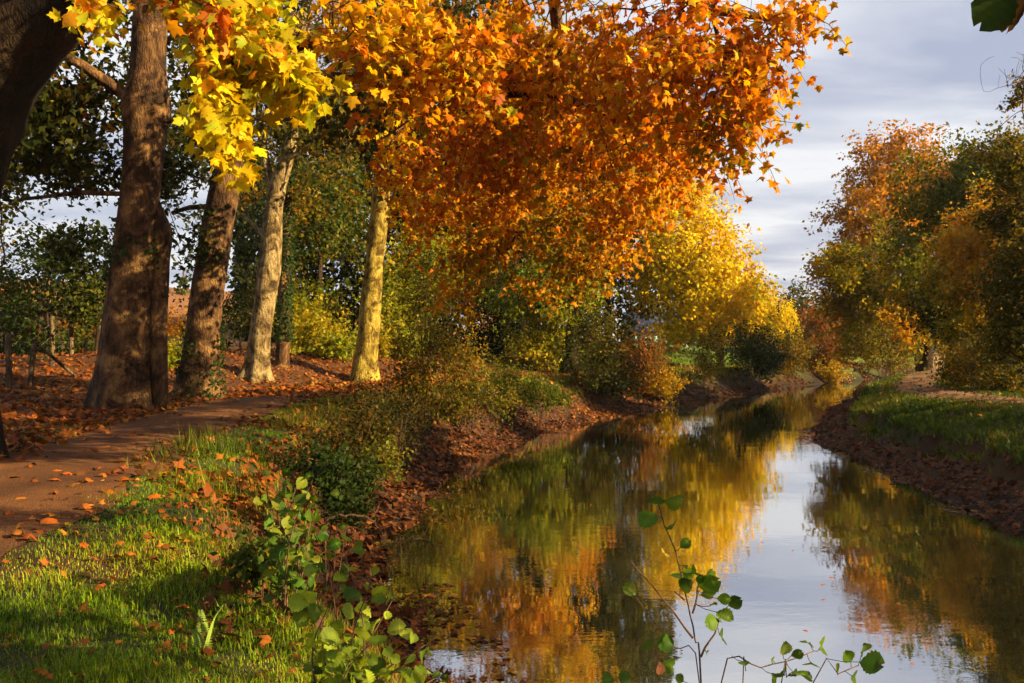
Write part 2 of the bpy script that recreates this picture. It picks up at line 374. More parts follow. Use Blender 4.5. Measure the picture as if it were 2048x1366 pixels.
C = lerp(C, (0.13, 0.055, 0.022), smooth(1.2, 2.2, pL)*(1-smooth(12, 16, pL)))
field = smooth(10, 13, -xr-0.0*yr)*smooth(-2, 4, (-xr*0.72+yr*0.66)-36)
C = lerp(C, (0.30, 0.135, 0.05), field)
lawn = smooth(1.3, 2.0, sL)*smooth(41, 44, yr)*smooth(2, 5, xr)
C = lerp(C, (0.14, 0.22, 0.015), lawn*smooth(.8, 1.2, Z))
nx, ny = len(gx), len(gy)
ii = (np.arange(ny-1)[:, None]*nx+np.arange(nx-1)[None, :]).ravel()
ground = mk('ground', np.stack([xr, yr, Z], 1), None, np.stack([ii, ii+1, ii+nx+1, ii+nx], 1), M_ground, None, C*.72, False)
tag(ground, kind='structure', label='earth banks, leaf-strewn woodland floor and ploughed hill', cat='ground')

# water sheet
water = mk('water', [(-60, -60, 0), (260, -60, 0), (260, 260, 0), (-60, 260, 0)], None, [[0, 1, 2, 3]], M_water)
tag(water, kind='structure', label='still dark canal water reflecting trees and sky', cat='water')

def path_strip(name, line, half, label, ymax, seed, mat):
    line = line[line[:, 1] < ymax]; d = np.gradient(line, axis=0); d /= np.linalg.norm(d, axis=1)[:, None]
    nrm = np.stack([-d[:, 1], d[:, 0]], 1); n = len(line); K = 15
    wl = half+0.09*sinnoise(line, 1.3, seed)+0.05*sinnoise(line, 4, seed+1); wr = half+0.09*sinnoise(line, 1.3, seed+2)+0.05*sinnoise(line, 4, seed+3)
    t = np.linspace(0, 1, K)
    off = -wr[:, None]+(wl+wr)[:, None]*t
    P = line[:, None, :]+nrm[:, None, :]*off[..., None]
    x, y = P[..., 0].ravel(), P[..., 1].ravel()
    crown = 0.035*(1-(2*t-1)**2)-0.012*np.exp(-((np.abs(2*t-1)-0.5)/0.14)**2)
    z = height(x, y)+0.016+np.tile(crown, n)+0.0025*np.maximum(y-34, 0)
    i = (np.arange(n-1)[:, None]*K+np.arange(K-1)).ravel()
    o = mk(name, np.stack([x, y, z], 1), None, np.stack([i+1, i, i+K, i+K+1], 1), mat, None, None, False)
    return tag(o, label, 'path', kind='structure')
path_strip('path', catmull(PATHL, 0.3), PW, 'brown gravel towpath curving under the plane trees on the left bank', 43, 20, M_path)
path_strip('path', catmull(PATHR, 0.3), 0.95, 'leaf-strewn towpath running away along the right bank', 120, 30, M_path_tan)

# ------------------------------------------------------------------ leaf templates: (verts, tris, edge weight)
def fan_template(right, centre=(0, 0.3), fold=0.26, curl=0.42):
    pts = [(0, 0)]+list(right)+[(-a, b) for a, b in right[::-1][1:]]
    pts = [centre]+pts; n = len(pts)
    V = np.array([(a, b, -fold*abs(a)-curl*(b-0.3)**2*0.6+(0.03*math.sin(9*a+7*b))) for a, b in pts])
    T = [[0, i, i+1] for i in range(1, n-1)]+[[0, n-1, 1]]
    return V, np.array(T), np.array([0.0]+[1.0]*(n-1))
P_HI = fan_template([(0.10, -0.05), (0.36, -0.06), (0.30, 0.10), (0.46, 0.20), (0.62, 0.47), (0.40, 0.45), (0.24, 0.49), (0.29, 0.70), (0.12, 0.77), (0, 1.0)])
P_MID = fan_template([(0.38, -0.05), (0.30, 0.12), (0.62, 0.46), (0.22, 0.50), (0, 1.0)])
P_LO = (np.array([(0, 0, 0), (0.55, 0.38, -0.12), (0.17, 0.52, -0.02), (0, 1, -0.12), (-0.17, 0.52, -0.02), (-0.55, 0.38, -0.12)]),
        np.array([[0, 1, 2], [0, 2, 3], [0, 3, 4], [0, 4, 5]]), np.array([0, 1, .3, 1, .3, 1.0]))
OVAL = (np.array([(0, 0, 0), (0.36, 0.46, -0.12), (0, 1, -0.08), (-0.36, 0.46, -0.12)]), np.array([[0, 1, 2], [0, 2, 3]]), np.array([0, 1, 1, 1.0]))
def alder_template():
    m = 13; ys = np.linspace(0, 1, m); ws = np.interp(ys, [0, .07, .22, .4, .58, .76, .9, 1], [.02, .17, .34, .45, .49, .43, .27, .08])
    V = []; E = []
    for j, (yv, wv) in enumerate(zip(ys, ws)):
        z_ = (j % 2)*2-1
        for f in (-1, -.5, 0, .5, 1):
            a_ = f*wv*(1+0.06*z_*(abs(f) > .9)); yy = yv+.09*abs(f)-.07*(j > 9)*(1-abs(f))
            V.append((a_, yy if j else 0, .22*abs(a_)+.022*z_*(abs(f) > 0)-.28*(yv-.3)**2)); E.append((.75 if j % 2 else 0.0) if f else 1.0)
    Q = []
    for j in range(m-1):
        for i in range(4):
            a_ = j*5+i; Q += [[a_, a_+1, a_+6], [a_, a_+6, a_+5]]
    return np.array(V), np.array(Q), np.array(E)
ALDER = alder_template()

def unit(v): return v/(np.linalg.norm(v, axis=-1, keepdims=True)+1e-9)
ALB = 0.72          # reflectance scale of the listed leaf colours
def palette(n, pal, jit=0.18, field=None):
    cols = np.array([p[1:4] for p in pal]); wts = np.array([p[0] for p in pal], float); wts /= wts.sum()
    if field is None: u = rng.random(n)
    else:
        u = np.clip(0.5+0.33*field+0.30*(rng.random(n)-0.5)*2, 0, 0.9999)
    i = np.searchsorted(np.cumsum(wts), u); i = np.clip(i, 0, len(cols)-1)
    c = cols[i]*(1+jit*rng.normal(size=(n, 1)))
    c = c*(1+0.07*rng.normal(size=(n, 3)))*ALB
    return np.clip(c, 0.003, 0.92)

def leaf_basis(n, up=0.5, droop=0.5, outward=None):
    nr = rng.normal(size=(n, 3))*0.75; nr[:, 2] += up
    if outward is not None: nr += outward*0.5
    nr = unit(nr); t = rng.normal(size=(n, 3)); t[:, 2] -= droop
    if outward is not None: t += outward*0.4
    t = unit(t-(t*nr).sum(1, keepdims=True)*nr)
    return nr, t
def leaves_mesh(name, tmpl, pos, nr, t, size, col, mat, parent=None, origin=None, edge=None, edge_amt=0.5):
    V, T, E = tmpl; n = len(pos); k = len(V)
    b = np.cross(t, nr)
    bend = (0.1+1.9*rng.random(n))[:, None]
    W = pos[:, None, :]+size[:, None, None]*(V[None, :, 0, None]*b[:, None, :]+V[None, :, 1, None]*t[:, None, :]+(V[None, :, 2]*bend*1.2)[..., None]*nr[:, None, :])
    TT = (np.arange(n)[:, None, None]*k+T[None]).reshape(-1, 3)
    CC = np.repeat(col[:, None, :], k, 1)
    if edge is not None:
        am = (rng.random(n)**1.5*edge_amt)[:, None, None]*E[None, :, None]
        CC = CC*(1-am)+edge[:, None, :]*am
    return mk(name, W.reshape(-1, 3), TT, None, mat, parent, CC.reshape(-1, 3), True, origin)

# ------------------------------------------------------------------ tree machinery
def trunk_mesh(name, pts, rad, mat, parent, origin, sides=28, flare=0.5, lobes=5, rough=0.06, seed=0, step=0.18, bulges=()):
    pts = np.asarray(pts, float); rad = np.asarray(rad, float)
    PR = catmull(np.hstack([pts, rad[:, None]]), step)
    c = PR[:, :3]; r = PR[:, 3]
    hgt = np.concatenate([[0], np.cumsum(np.linalg.norm(np.diff(c, axis=0), axis=1))])
    th = np.arange(sides)/sides*2*math.pi; n = len(c)
    ph = seed*1.7
    fl = flare*np.exp(-hgt/(0.55*max(r[0], .2)*2.2))
    lob = 0.55+0.45*np.cos(lobes*th[None, :]+ph+0.5*np.sin(hgt[:, None]))
    RR = r[:, None]*(1+fl[:, None]*lob*1.1)
    V = np.zeros((n, sides, 3))
    for i in range(n):
        d = c[min(i+1, n-1)]-c[max(i-1, 0)]
        d = d/np.linalg.norm(d); u = np.cross((0, 1.0, 0), d); u /= np.linalg.norm(u); v = np.cross(d, u)
        V[i] = np.cos(th)[:, None]*u+np.sin(th)[:, None]*v
    q = (c[:, None, :]+V*r[:, None, None]).reshape(-1, 3)
    nz = sinnoise(q*np.array([1, 1, 0.45]), 2.2/max(r[0], .15)**.5, seed+50)*rough+sinnoise(q*np.array([1, 1, 0.3]), 9/max(r[0], .15)**.5, seed+60)*rough*0.45
    for (hb, ab, wb) in bulges:
        nz = nz+(ab*np.exp(-((hgt-hb)/wb)**2))[:, None].repeat(sides, 1).ravel()
    RR = RR*(1+nz.reshape(n, sides))
    W = (c[:, None, :]+V*RR[..., None]).reshape(-1, 3)
    i = (np.arange(n-1)[:, None]*sides+np.arange(sides)[None, :]); j = (np.arange(n-1)[:, None]*sides+(np.arange(sides)+1)[None, :] % sides)
    Q = np.stack([i, j, j+sides, i+sides], -1).reshape(-1, 4)
    W = np.vstack([W, c[-1:]+0.0]); T = [[(n-1)*sides+k, (n-1)*sides+(k+1) % sides, n*sides] for k in range(sides)]
    o = mk(name, W, T, Q, mat, parent, None, False, origin)
    return o, c, r, W[:-1].reshape(n, sides, 3)

def grow(chains, att, step=0.6, wpath=0.12, sag=0.06, r_tip=0.008, expo=2.4, rcap=None):
    """branch graph: root chains [(pts, fixed radius or None)], attractors joined to the nearest node"""
    pos = []; par = []; pl = []; fixed = []
    for pts in chains:
        base = None; st = len(pos)
        for k, p in enumerate(pts):
            pos.append(np.asarray(p, float)); par.append(-1 if k == 0 else len(pos)-2); fixed.append(True)
            pl.append(0.0 if k == 0 else pl[-1]+np.linalg.norm(pos[-1]-pos[-2])*0.3)
    MAX = len(pos)+len(att)*12
    A = np.zeros((MAX, 3)); A[:len(pos)] = pos; L = np.zeros(MAX); L[:len(pl)] = pl; n = len(pos)
    base = np.mean(A[:n], 0)
    dd = np.min(np.linalg.norm(att[:, None]-A[None, :n], axis=2), 1)
    tips = []
    for a in att[np.argsort(dd)]:
        dv = np.linalg.norm(A[:n]-a, axis=1)
        j = int(np.argmin(dv+wpath*L[:n])); D = dv[j]
        m = max(1, min(10, int(D/step))); prev = j; p0 = A[j]
        bend = rng.normal(size=3)*0.10*D; bend[2] += sag*D
        for q in range(1, m+1):
            f = q/m; p = p0+(a-p0)*f+bend*(4*f*(1-f))*0.6
            A[n] = p; L[n] = L[prev]+D/m; par.append(prev); fixed.append(False); prev = n; n += 1
        tips.append(prev)
    A = A[:n]; par = np.array(par)
    acc = np.zeros(n); kids = [[] for _ in range(n)]
    for i in range(n-1, -1, -1):
        if acc[i] == 0: acc[i] = r_tip**expo
        if par[i] >= 0: acc[par[i]] += acc[i]; kids[par[i]].append(i)
    rad = acc**(1/expo)
    if rcap: rad = np.minimum(rad, rcap)
    return A, par, rad, np.array(fixed), np.array(tips), kids

def branch_mesh(A, par, rad, fixed, kids, mat, parent, origin, skip_fixed=True, minr=0.0, name='branch'):
    """one mesh for each limb that leaves the trunk (or for each given limb chain)"""
    n = len(A); accs = {}
    main = [max(k, key=lambda i: rad[i]) if k else -1 for k in kids]
    top = np.full(n, -1)
    for i in range(n):
        p = par[i]
        if p < 0: top[i] = i
        elif skip_fixed and fixed[p]: top[i] = i
        else: top[i] = top[p]
    def dirn(i):
        d = A[i]-A[par[i]] if par[i] >= 0 else np.array([0, 0, 1.0])
        if main[i] >= 0: d = unit(d)+unit(A[main[i]]-A[i])
        return d
    for i in range(n):
        p = par[i]
        if p < 0 or (fixed[i] and skip_fixed) or rad[i] < minr: continue
        sides = 3 if rad[i] < 0.03 else (5 if rad[i] < 0.06 else 8)
        th = np.arange(sides)/sides*2*math.pi
        r0 = rad[p] if main[p] == i and not fixed[p] else min(rad[p], rad[i]*1.35)
        if fixed[p] and not skip_fixed and main[p] == i: r0 = rad[p]
        d0 = dirn(p) if main[p] == i else A[i]-A[p]
        u0, v0 = frame(d0); u1, v1 = frame(dirn(i))
        c, s = np.cos(th)[:, None], np.sin(th)[:, None]
        V = np.vstack([A[p]+r0*(c*u0+s*v0), A[i]+rad[i]*(c*u1+s*v1)])
        Q = [[k, (k+1) % sides, (k+1) % sides+sides, k+sides] for k in range(sides)]
        accs.setdefault(top[i], Acc()).add(V, None, Q)
    for a_ in accs.values(): a_.build(name, mat, parent, False, origin)

def in_ells(ells, n, power=2.0, gap=0.0, seed=0, gf=0.8):
    """random points in a union of ellipsoids [(centre, radii, weight)], denser towards the surface"""
    wts = np.array([e[2] if len(e) > 2 else np.prod(e[1])**(2/3) for e in ells], float); wts /= wts.sum()
    out_ = []
    while sum(map(len, out_)) < n:
        k = rng.choice(len(ells), size=n, p=wts)
        d = unit(rng.normal(size=(n, 3))); r = rng.random(n)**(1/power)
        c = np.array([e[0] for e in ells])[k]; rr = np.array([e[1] for e in ells])[k]
        lump = 1+0.16*sinnoise(d*1.0+c*0.37, 3.2, seed+7)
        p = c+d*rr*(r*lump)[:, None]
        if gap > 0:
            g_ = sinnoise(p, gf*2.5/max(0.5, float(np.mean(rr))), seed+9); p = p[g_ >= np.quantile(g_, gap)]
        out_.append(p)
    return np.concatenate(out_)[:n]

def ell(px, py, d, rx, ry, rd=None, wt=None):
    """crown lobe: seen centre, distance, apparent half sizes in photo pixels -> true centre and radii in metres"""
    r = (rx/FPX*d, rd if rd else rx/FPX*d, ry/FPX*d)
    return (Wp(px, py, d), np.array(r), wt) if wt else (Wp(px, py, d), np.array(r))

def make_tree(name, label, cat, trunk, ells, n_att, per, lsize, sig, tmpl, pal, bark=None, group=None, flare=0.35, sides=14, gap=0.0, up=0.5, droop=0.5,
              step=0.7, seed=0, twig=None, ivy=0, hang=0.0, chains=None, minr=0.0, power=2.0, rough=0.05, bulges=(), lobes=5, wpath=0.12, field_f=0.5, jit=0.16, edgec=None, r_tip=0.008, mat=None, ivy_rng=(0, 1), keep_base=False, ivy_thr=.3, chain_r=None):
    """trunk: list of (x, y, z, radius)"""
    tr = np.asarray(trunk, float)
    bx, by = tr[0, 0], tr[0, 1]; gz = hz(bx, by)
    if not keep_base: tr[0, 2] = gz-0.15
    org = np.array([bx, by, gz])
    root = thing(name, label, cat, org, group)
    tm, c, r, ring = trunk_mesh('trunk', tr[:, :3], tr[:, 3], bark or M_bark_dark, root, org, sides, flare, lobes, rough, seed, step=0.18 if sides > 18 else 0.4, bulges=bulges)
    att = in_ells(ells, n_att, power, gap, seed)
    k0 = int(len(c)*0.5)
    root_chain = c[k0::max(1, (len(c)-k0)//8)]
    chs = [root_chain]+(chains or [])
    A, par, rad, fixed, tips, kids = grow(chs, att, step, wpath, r_tip=r_tip, rcap=tr[-1, 3]*1.0)
    k_c = len(root_chain)
    for ch_, cr_ in zip(chains or [], chain_r or [.1]*9):
        rad[k_c:k_c+len(ch_)] = np.maximum(rad[k_c:k_c+len(ch_)], np.linspace(cr_, cr_*.55, len(ch_))); k_c += len(ch_)
    if not chains: branch_mesh(A, par, rad, fixed, kids, twig or bark or M_twig, root, org, minr=minr)
    else: branch_mesh(A, par, rad, fixed, kids, twig or bark or M_twig, root, org, skip_fixed=False, minr=minr)
    # leaves round the tips
    src = A[tips]; n = len(src)*per
    base = np.repeat(src, per, 0)
    td = unit(src-A[par[tips]])*.9+rng.normal(size=src.shape)*.5; td[:, 2] += .15-.3*droop*(sig < .3); td = unit(td)
    fr = rng.random(n)*1.5-.45
    pos = base+np.repeat(td, per, 0)*(fr*sig*2.0*np.repeat(.6+.8*rng.random(len(src)), per))[:, None]+rng.normal(size=(n, 3))*sig*.5*np.array([1, 1, .8])
    if hang > 0:
        f = rng.random(n); pos[:, 2] -= f*hang*np.repeat(0.4+rng.random(len(src)), per); pos[:, :2] = base[:, :2]+(pos[:, :2]-base[:, :2])*0.4
    fld = sinnoise(pos, field_f, seed+33)
    cc = palette(n, pal, jit, fld)
    cen = np.mean(src, 0); outw = unit(pos-cen)
    nr, t = leaf_basis(n, up, droop+(1.5 if hang else 0), outw)
    size = lsize*(0.6+0.7*rng.random(n))
    leaves_mesh('crown', tmpl, pos, nr, t, size, cc, mat or M_leaf, root, org, None if edgec is None else np.tile(np.array(edgec), (n, 1)))
    if ivy:
        n_r = len(c); i = (np.clip(ivy_rng[0]+(ivy_rng[1]-ivy_rng[0])*rng.random(ivy)**1.2, 0, 0.999)*n_r).astype(int); j = rng.integers(0, ring.shape[1], ivy)
        p = ring[i, j]; o_ = unit(p-c[i]); keep = sinnoise(p*np.array([1.6, 1.6, .5]), 1.8, seed+80) > ivy_thr
        p, o_ = p[keep], o_[keep]; p = p+o_*(0.03+0.10*rng.random(len(p))[:, None])+rng.normal(size=p.shape)*0.05
        t = rng.normal(size=p.shape); t[:, 2] -= 0.8; nrm = unit(o_+0.5*rng.normal(size=p.shape)); t = unit(t-(t*nrm).sum(1, keepdims=True)*nrm)
        leaves_mesh('ivy', P_LO, p, nrm, t, 0.08+0.06*rng.random(len(p)), palette(len(p), [(3, .03, .07, .015), (2, .05, .10, .02), (1, .10, .12, .02)]), M_leaf, root, org)
    return root, c, r, ring

def pxtrunk(d, lst):
    return [(*Wp(px, py, d), dia/2/FPX*d) for px, py, dia in lst]

# palettes (weight, r, g, b): base colours of the leaves
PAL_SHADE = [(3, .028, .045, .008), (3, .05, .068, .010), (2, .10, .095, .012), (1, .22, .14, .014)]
PAL_GREEN = [(2, .025, .05, .008), (3, .05, .085, .010), (2, .10, .14, .012), (1, .24, .20, .02)]
PAL_LIME = [(2, .08, .12, .008), (3, .20, .25, .012), (2.4, .36, .36, .016), (1.4, .52, .38, .016)]
PAL_OLIVE = [(2, .045, .055, .006), (3, .10, .095, .008), (2, .21, .15, .009), (1.3, .36, .20, .009)]
PAL_YELLOW = [(2, .80, .66, .012), (3, .88, .66, .010), (2.2, .84, .50, .008), (.8, .58, .54, .015)]
PAL_GOLD = [(2, .50, .32, .010), (2, .64, .42, .010), (1, .36, .30, .012), (1, .58, .26, .008)]
PAL_ORANGE = [(2, .52, .26, .012), (3, .58, .24, .009), (1.5, .42, .28, .012), (1, .40, .13, .008)]
PAL_RUST = [(2, .22, .08, .015), (2, .32, .11, .015), (1, .20, .13, .02), (1, .14, .12, .02)]
PAL_MIX = [(2, .07, .085, .010), (2, .17, .15, .012), (2, .34, .21, .012), (2, .46, .18, .010)]
PAL_RGOLD = [(2, .10, .12, .006), (2.6, .24, .24, .008), (2.6, .52, .36, .009), (2, .66, .31, .008)]
PAL_MIXG = [(2, .05, .07, .010), (3, .12, .13, .012), (2, .26, .21, .014), (1.3, .42, .26, .015)]

# ------------------------------------------------------------------ the row of plane trees along the left towpath
GP = 'plane trunks along the left towpath'
make_tree('plane_tree', 'thickest brown plane trunk with swollen collar, left of the towpath', 'tree',
          pxtrunk(20.8, [(240, 822, 112), (245, 774, 104), (255, 636, 94), (267, 533, 85), (277, 420, 79), (286, 310, 77), (290, 235, 80), (293, 207, 90), (297, 150, 71), (302, 30, 66), (312, -120, 60), (322, -300, 50)]),
          [ell(90, 210, 21.5, 190, 170, 3.0), ell(60, 360, 23, 150, 70, 2.0), ell(250, -250, 21, 420, 230, 4), ell(430, 60, 23, 160, 150, 2.5), ell(160, 480, 25, 60, 40, 1.5), ell(770, 230, 20.5, 150, 150, 2.5), ell(900, 20, 19, 220, 160, 2.5), ell(960, 260, 21, 130, 170, 2)],
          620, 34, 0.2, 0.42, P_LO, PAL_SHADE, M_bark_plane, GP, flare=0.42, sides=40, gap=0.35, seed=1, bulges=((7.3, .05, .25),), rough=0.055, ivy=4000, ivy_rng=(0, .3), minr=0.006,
          chain_r=[.17, .085], chains=[[Wp(262, 200, 20.8), Wp(215, 165, 20.6), Wp(160, 128, 20.3), Wp(95, 95, 20.0)], [Wp(255, 388, 21), Wp(160, 385, 21.6), Wp(20, 402, 22.4)]])
make_tree('plane_tree', 'slim greyish trunk pressed against the thickest plane trunk', 'tree',
          pxtrunk(20.9, [(319, 808, 40), (318, 740, 35), (317, 640, 35), (321, 540, 34), (323, 478, 37), (322, 460, 40), (314, 430, 32), (302, 380, 26), (292, 250, 22)]),
          [ell(330, 330, 23, 70, 90, 1.5), ell(390, 480, 24, 40, 70, 1.2)],
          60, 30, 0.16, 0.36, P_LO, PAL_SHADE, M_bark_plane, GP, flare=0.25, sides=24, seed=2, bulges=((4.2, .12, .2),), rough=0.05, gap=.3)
make_tree('plane_tree', 'dark leaning plane trunk, second thick trunk from the left', 'tree',
          pxtrunk(24.7, [(394, 800, 84), (402, 725, 72), (415, 600, 66), (432, 480, 61), (455, 350, 57), (475, 200, 50), (495, 0, 44), (512, -220, 38)]),
          [ell(400, 250, 26, 110, 130, 2.5), ell(560, 60, 26, 190, 150, 3), ell(520, -250, 25, 260, 180, 4), ell(380, 440, 27, 50, 90, 2), ell(470, 520, 28, 40, 70, 1.5)],
          340, 34, 0.2, 0.42, P_LO, PAL_SHADE, M_bark_plane, GP, flare=0.5, sides=34, seed=3, rough=0.07, gap=.3, ivy=1200, ivy_rng=(0, .16), minr=0.006,
          chain_r=[.10], chains=[[Wp(420, 412, 24.8), Wp(380, 415, 25), Wp(345, 425, 25)]])
t3 = pxtrunk(30.6, [(510, 780, 54), (515, 725, 44), (526, 630, 40), (538, 545, 43), (545, 450, 37), (556, 372, 34), (572, 325, 28), (586, 265, 22), (596, 150, 18), (610, 0, 14)])
make_tree('plane_tree', 'sunlit cream forked plane trunk leaning over the towpath bend', 'tree', t3,
          [ell(620, 220, 31, 120, 140, 2.5), ell(470, 300, 32, 60, 100, 2), ell(600, -50, 31, 180, 140, 3), ell(620, 400, 34, 50, 60, 2)],
          260, 30, 0.17, 0.42, P_LO, PAL_OLIVE, M_bark_cream, GP, flare=0.6, sides=36, seed=4, rough=0.075, gap=.25, bulges=((4.1, .06, .3),), minr=0.006,
          chain_r=[.2, .1, .09], chains=[[Wp(550, 385, 30.6), Wp(534, 340, 30.7), Wp(522, 270, 30.8), Wp(512, 150, 31)], [Wp(530, 475, 30.6), Wp(508, 450, 30.8), Wp(483, 428, 31)], [Wp(575, 320, 30.4), Wp(640, 270, 30), Wp(690, 240, 29.8), Wp(712, 252, 29.6)]])
make_tree('plane_tree', 'thin trunk wrapped in ivy behind the cream forked plane', 'tree',
          pxtrunk(33.5, [(564, 775, 30), (565, 720, 26), (567, 620, 24), (570, 500, 22), (574, 380, 18), (576, 250, 14)]),
          [ell(590, 420, 34, 40, 60, 1), ell(560, 260, 35, 60, 60, 2)],
          60, 26, 0.15, 0.35, P_LO, PAL_MIXG, M_bark_plane, GP, flare=0.3, sides=20, seed=5, ivy_thr=-.5, ivy=3800, ivy_rng=(.14, .85))
make_tree('plane_tree', 'straight yellow sunlit trunk rising from the leaf bank', 'tree',
          pxtrunk(34, [(729, 752, 50), (733, 700, 43), (742, 610, 40), (750, 520, 38), (759, 430, 35), (768, 300, 30), (776, 150, 26), (785, -20, 20)]),
          [ell(780, 260, 34.5, 150, 160, 3), ell(720, 80, 34, 180, 150, 3), ell(860, 400, 36, 90, 70, 2)],
          260, 30, 0.17, 0.45, P_LO, PAL_MIX, M_bark_olive, GP, flare=0.45, sides=34, seed=6, rough=0.07, gap=.2, minr=0.006)
make_tree('plane_tree', 'dark trunk with ivy on one side under lime green foliage', 'tree',
          pxtrunk(42, [(1140, 756, 36), (1142, 705, 29), (1146, 640, 25), (1152, 580, 20), (1150, 500, 14)]),
          [ell(1085, 600, 42, 110, 62, 3), ell(1130, 560, 42, 70, 50, 2.5), ell(1090, 690, 43, 70, 40, 2)],
          300, 36, 0.19, 0.42, P_LO, PAL_LIME, M_bark_dark, GP, flare=0.5, sides=24, seed=7, gap=.1, ivy=2400, ivy_rng=(.05, .75))

# ------------------------------------------------------------------ woodland behind the left bank
GW = 'woodland trees behind the left bank'
def wood(label, px, base_y, d, ells, n, per, ls, pal, seed, tr=18, tmpl=OVAL, sig=0.5, gap=0.2, group=GW, bark=None, name='woodland_tree', **kw):
    top = ells[0][0]; ls = ls*1.27; n = int(n*1.12)
    b = Wp(px, base_y, d); g = hz(b[0], b[1])
    tr_m = tr/FPX*d/2
    tk = [(b[0], b[1], g, tr_m), (b[0]+.1, b[1], g+(top[2]-g)*.4, tr_m*.8), (b[0]*.6+top[0]*.4, b[1]*.6+top[1]*.4, g+(top[2]-g)*.8, tr_m*.6), (top[0], top[1], top[2]+ells[0][1][2]*.4, tr_m*.25)]
    return make_tree(name, label, 'tree', tk, ells, n, per, ls, sig, tmpl, pal, bark or M_bark_dark, group, seed=seed, gap=gap, step=1.0, **kw)
wood('dark green tree filling the gap left of the yellow sunlit trunk', 640, 720, 42, [ell(640, 520, 42, 80, 150, 3), ell(610, 400, 43, 70, 90, 3), ell(690, 420, 44, 60, 120, 3)], 260, 40, 0.16, PAL_GREEN, 11)
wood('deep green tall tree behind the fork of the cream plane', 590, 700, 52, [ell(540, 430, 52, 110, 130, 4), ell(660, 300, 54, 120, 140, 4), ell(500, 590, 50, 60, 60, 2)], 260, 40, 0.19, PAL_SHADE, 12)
wood('yellow green tree right of the yellow sunlit trunk', 800, 740, 44, [ell(830, 560, 44, 80, 90, 3), ell(800, 660, 43, 70, 60, 2), ell(850, 460, 46, 70, 80, 3)], 300, 42, 0.16, PAL_LIME, 13)
wood('tall amber tree behind the many-stemmed hazel', 940, 735, 56, [ell(900, 400, 56, 120, 150, 4), ell(960, 560, 54, 80, 120, 3), ell(880, 180, 56, 130, 130, 4)], 380, 40, 0.2, PAL_ORANGE, 14)
wood('golden tree glowing behind the orange hanging foliage', 1040, 735, 50, [ell(1040, 490, 50, 130, 80, 3), ell(950, 520, 48, 80, 60, 3), ell(1130, 470, 51, 90, 70, 3), ell(1060, 330, 50, 140, 110, 3.5), ell(1100, 180, 50, 130, 110, 3.5)], 480, 40, 0.19, [(1.5, .40, .30, .010), (2, .64, .40, .010), (2, .66, .30, .008), (1.5, .54, .18, .008)], 15)
wood('almost black narrow tree between the hazel and the lime tree', 1005, 745, 47, [ell(1000, 610, 47, 45, 95, 2), ell(985, 700, 46, 50, 50, 2)], 160, 60, 0.12, [(1, .012, .022, .008), (1, .02, .035, .01)], 16, tmpl=OVAL, gap=0)  # leaf colours nearly black throughout
wood('dark olive tree left of the bright yellow plane', 1215, 735, 55, [ell(1215, 560, 55, 75, 110, 3.5), ell(1190, 420, 57, 90, 110, 4), ell(1240, 660, 53, 45, 60, 2), ell(1230, 260, 57, 110, 110, 4)], 380, 40, 0.18, PAL_OLIVE, 17)
wood('brilliant yellow plane crown lit by the sun beside the canal', 1440, 742, 56, [ell(1385, 500, 56, 105, 110, 4.5), ell(1430, 585, 55, 85, 95, 4), ell(1325, 545, 57, 72, 85, 4), ell(1390, 645, 54, 48, 45, 3), ell(1490, 600, 58, 40, 50, 3), ell(1348, 662, 54, 24, 34, 2), ell(1360, 405, 57, 60, 50, 3)], 640, 46, 0.2, PAL_YELLOW, 18, tr=14, gap=.05, sig=.55)
wood('golden weeping willow above the water', 1560, 735, 72, [ell(1555, 625, 72, 42, 36, 2.2), ell(1575, 665, 71, 30, 50, 1.6), ell(1530, 620, 74, 30, 30, 2)], 170, 60, 0.16, PAL_YELLOW, 19, tmpl=OVAL, gap=0, hang=2.2, name='weeping_willow')
wood('amber tree between the yellow plane and the willow', 1500, 735, 80, [ell(1500, 610, 80, 40, 60, 3), ell(1460, 660, 78, 50, 50, 3)], 160, 40, 0.25, PAL_GOLD, 20, sig=.7)
wood('rusty tree at the far canal bend', 1640, 735, 78, [ell(1635, 670, 78, 38, 50, 3), ell(1600, 690, 76, 30, 40, 2)], 160, 40, 0.22, PAL_RUST, 21, sig=.6)
wood('hazy grey green far tree left of the sky gap', 1600, 735, 105, [ell(1595, 625, 105, 45, 50, 4), ell(1560, 650, 105, 50, 40, 4)], 150, 36, 0.3, PAL_OLIVE, 22, sig=.8)
wood('hazy orange brown far tree under the sky gap', 1655, 735, 118, [ell(1650, 655, 118, 36, 42, 4)], 120, 36, 0.3, PAL_RUST, 23, sig=.8)
wood('hazy olive far tree closing the canal', 1700, 735, 112, [ell(1700, 650, 112, 38, 48, 4), ell(1745, 670, 116, 40, 60, 4)], 150, 36, 0.3, PAL_MIX, 24, sig=.8)
wood('hazy green tree closing the canal bend above the water', 1720, 740, 92, [ell(1715, 690, 92, 40, 50, 4)], 120, 36, 0.26, PAL_MIXG, 25, sig=.8)

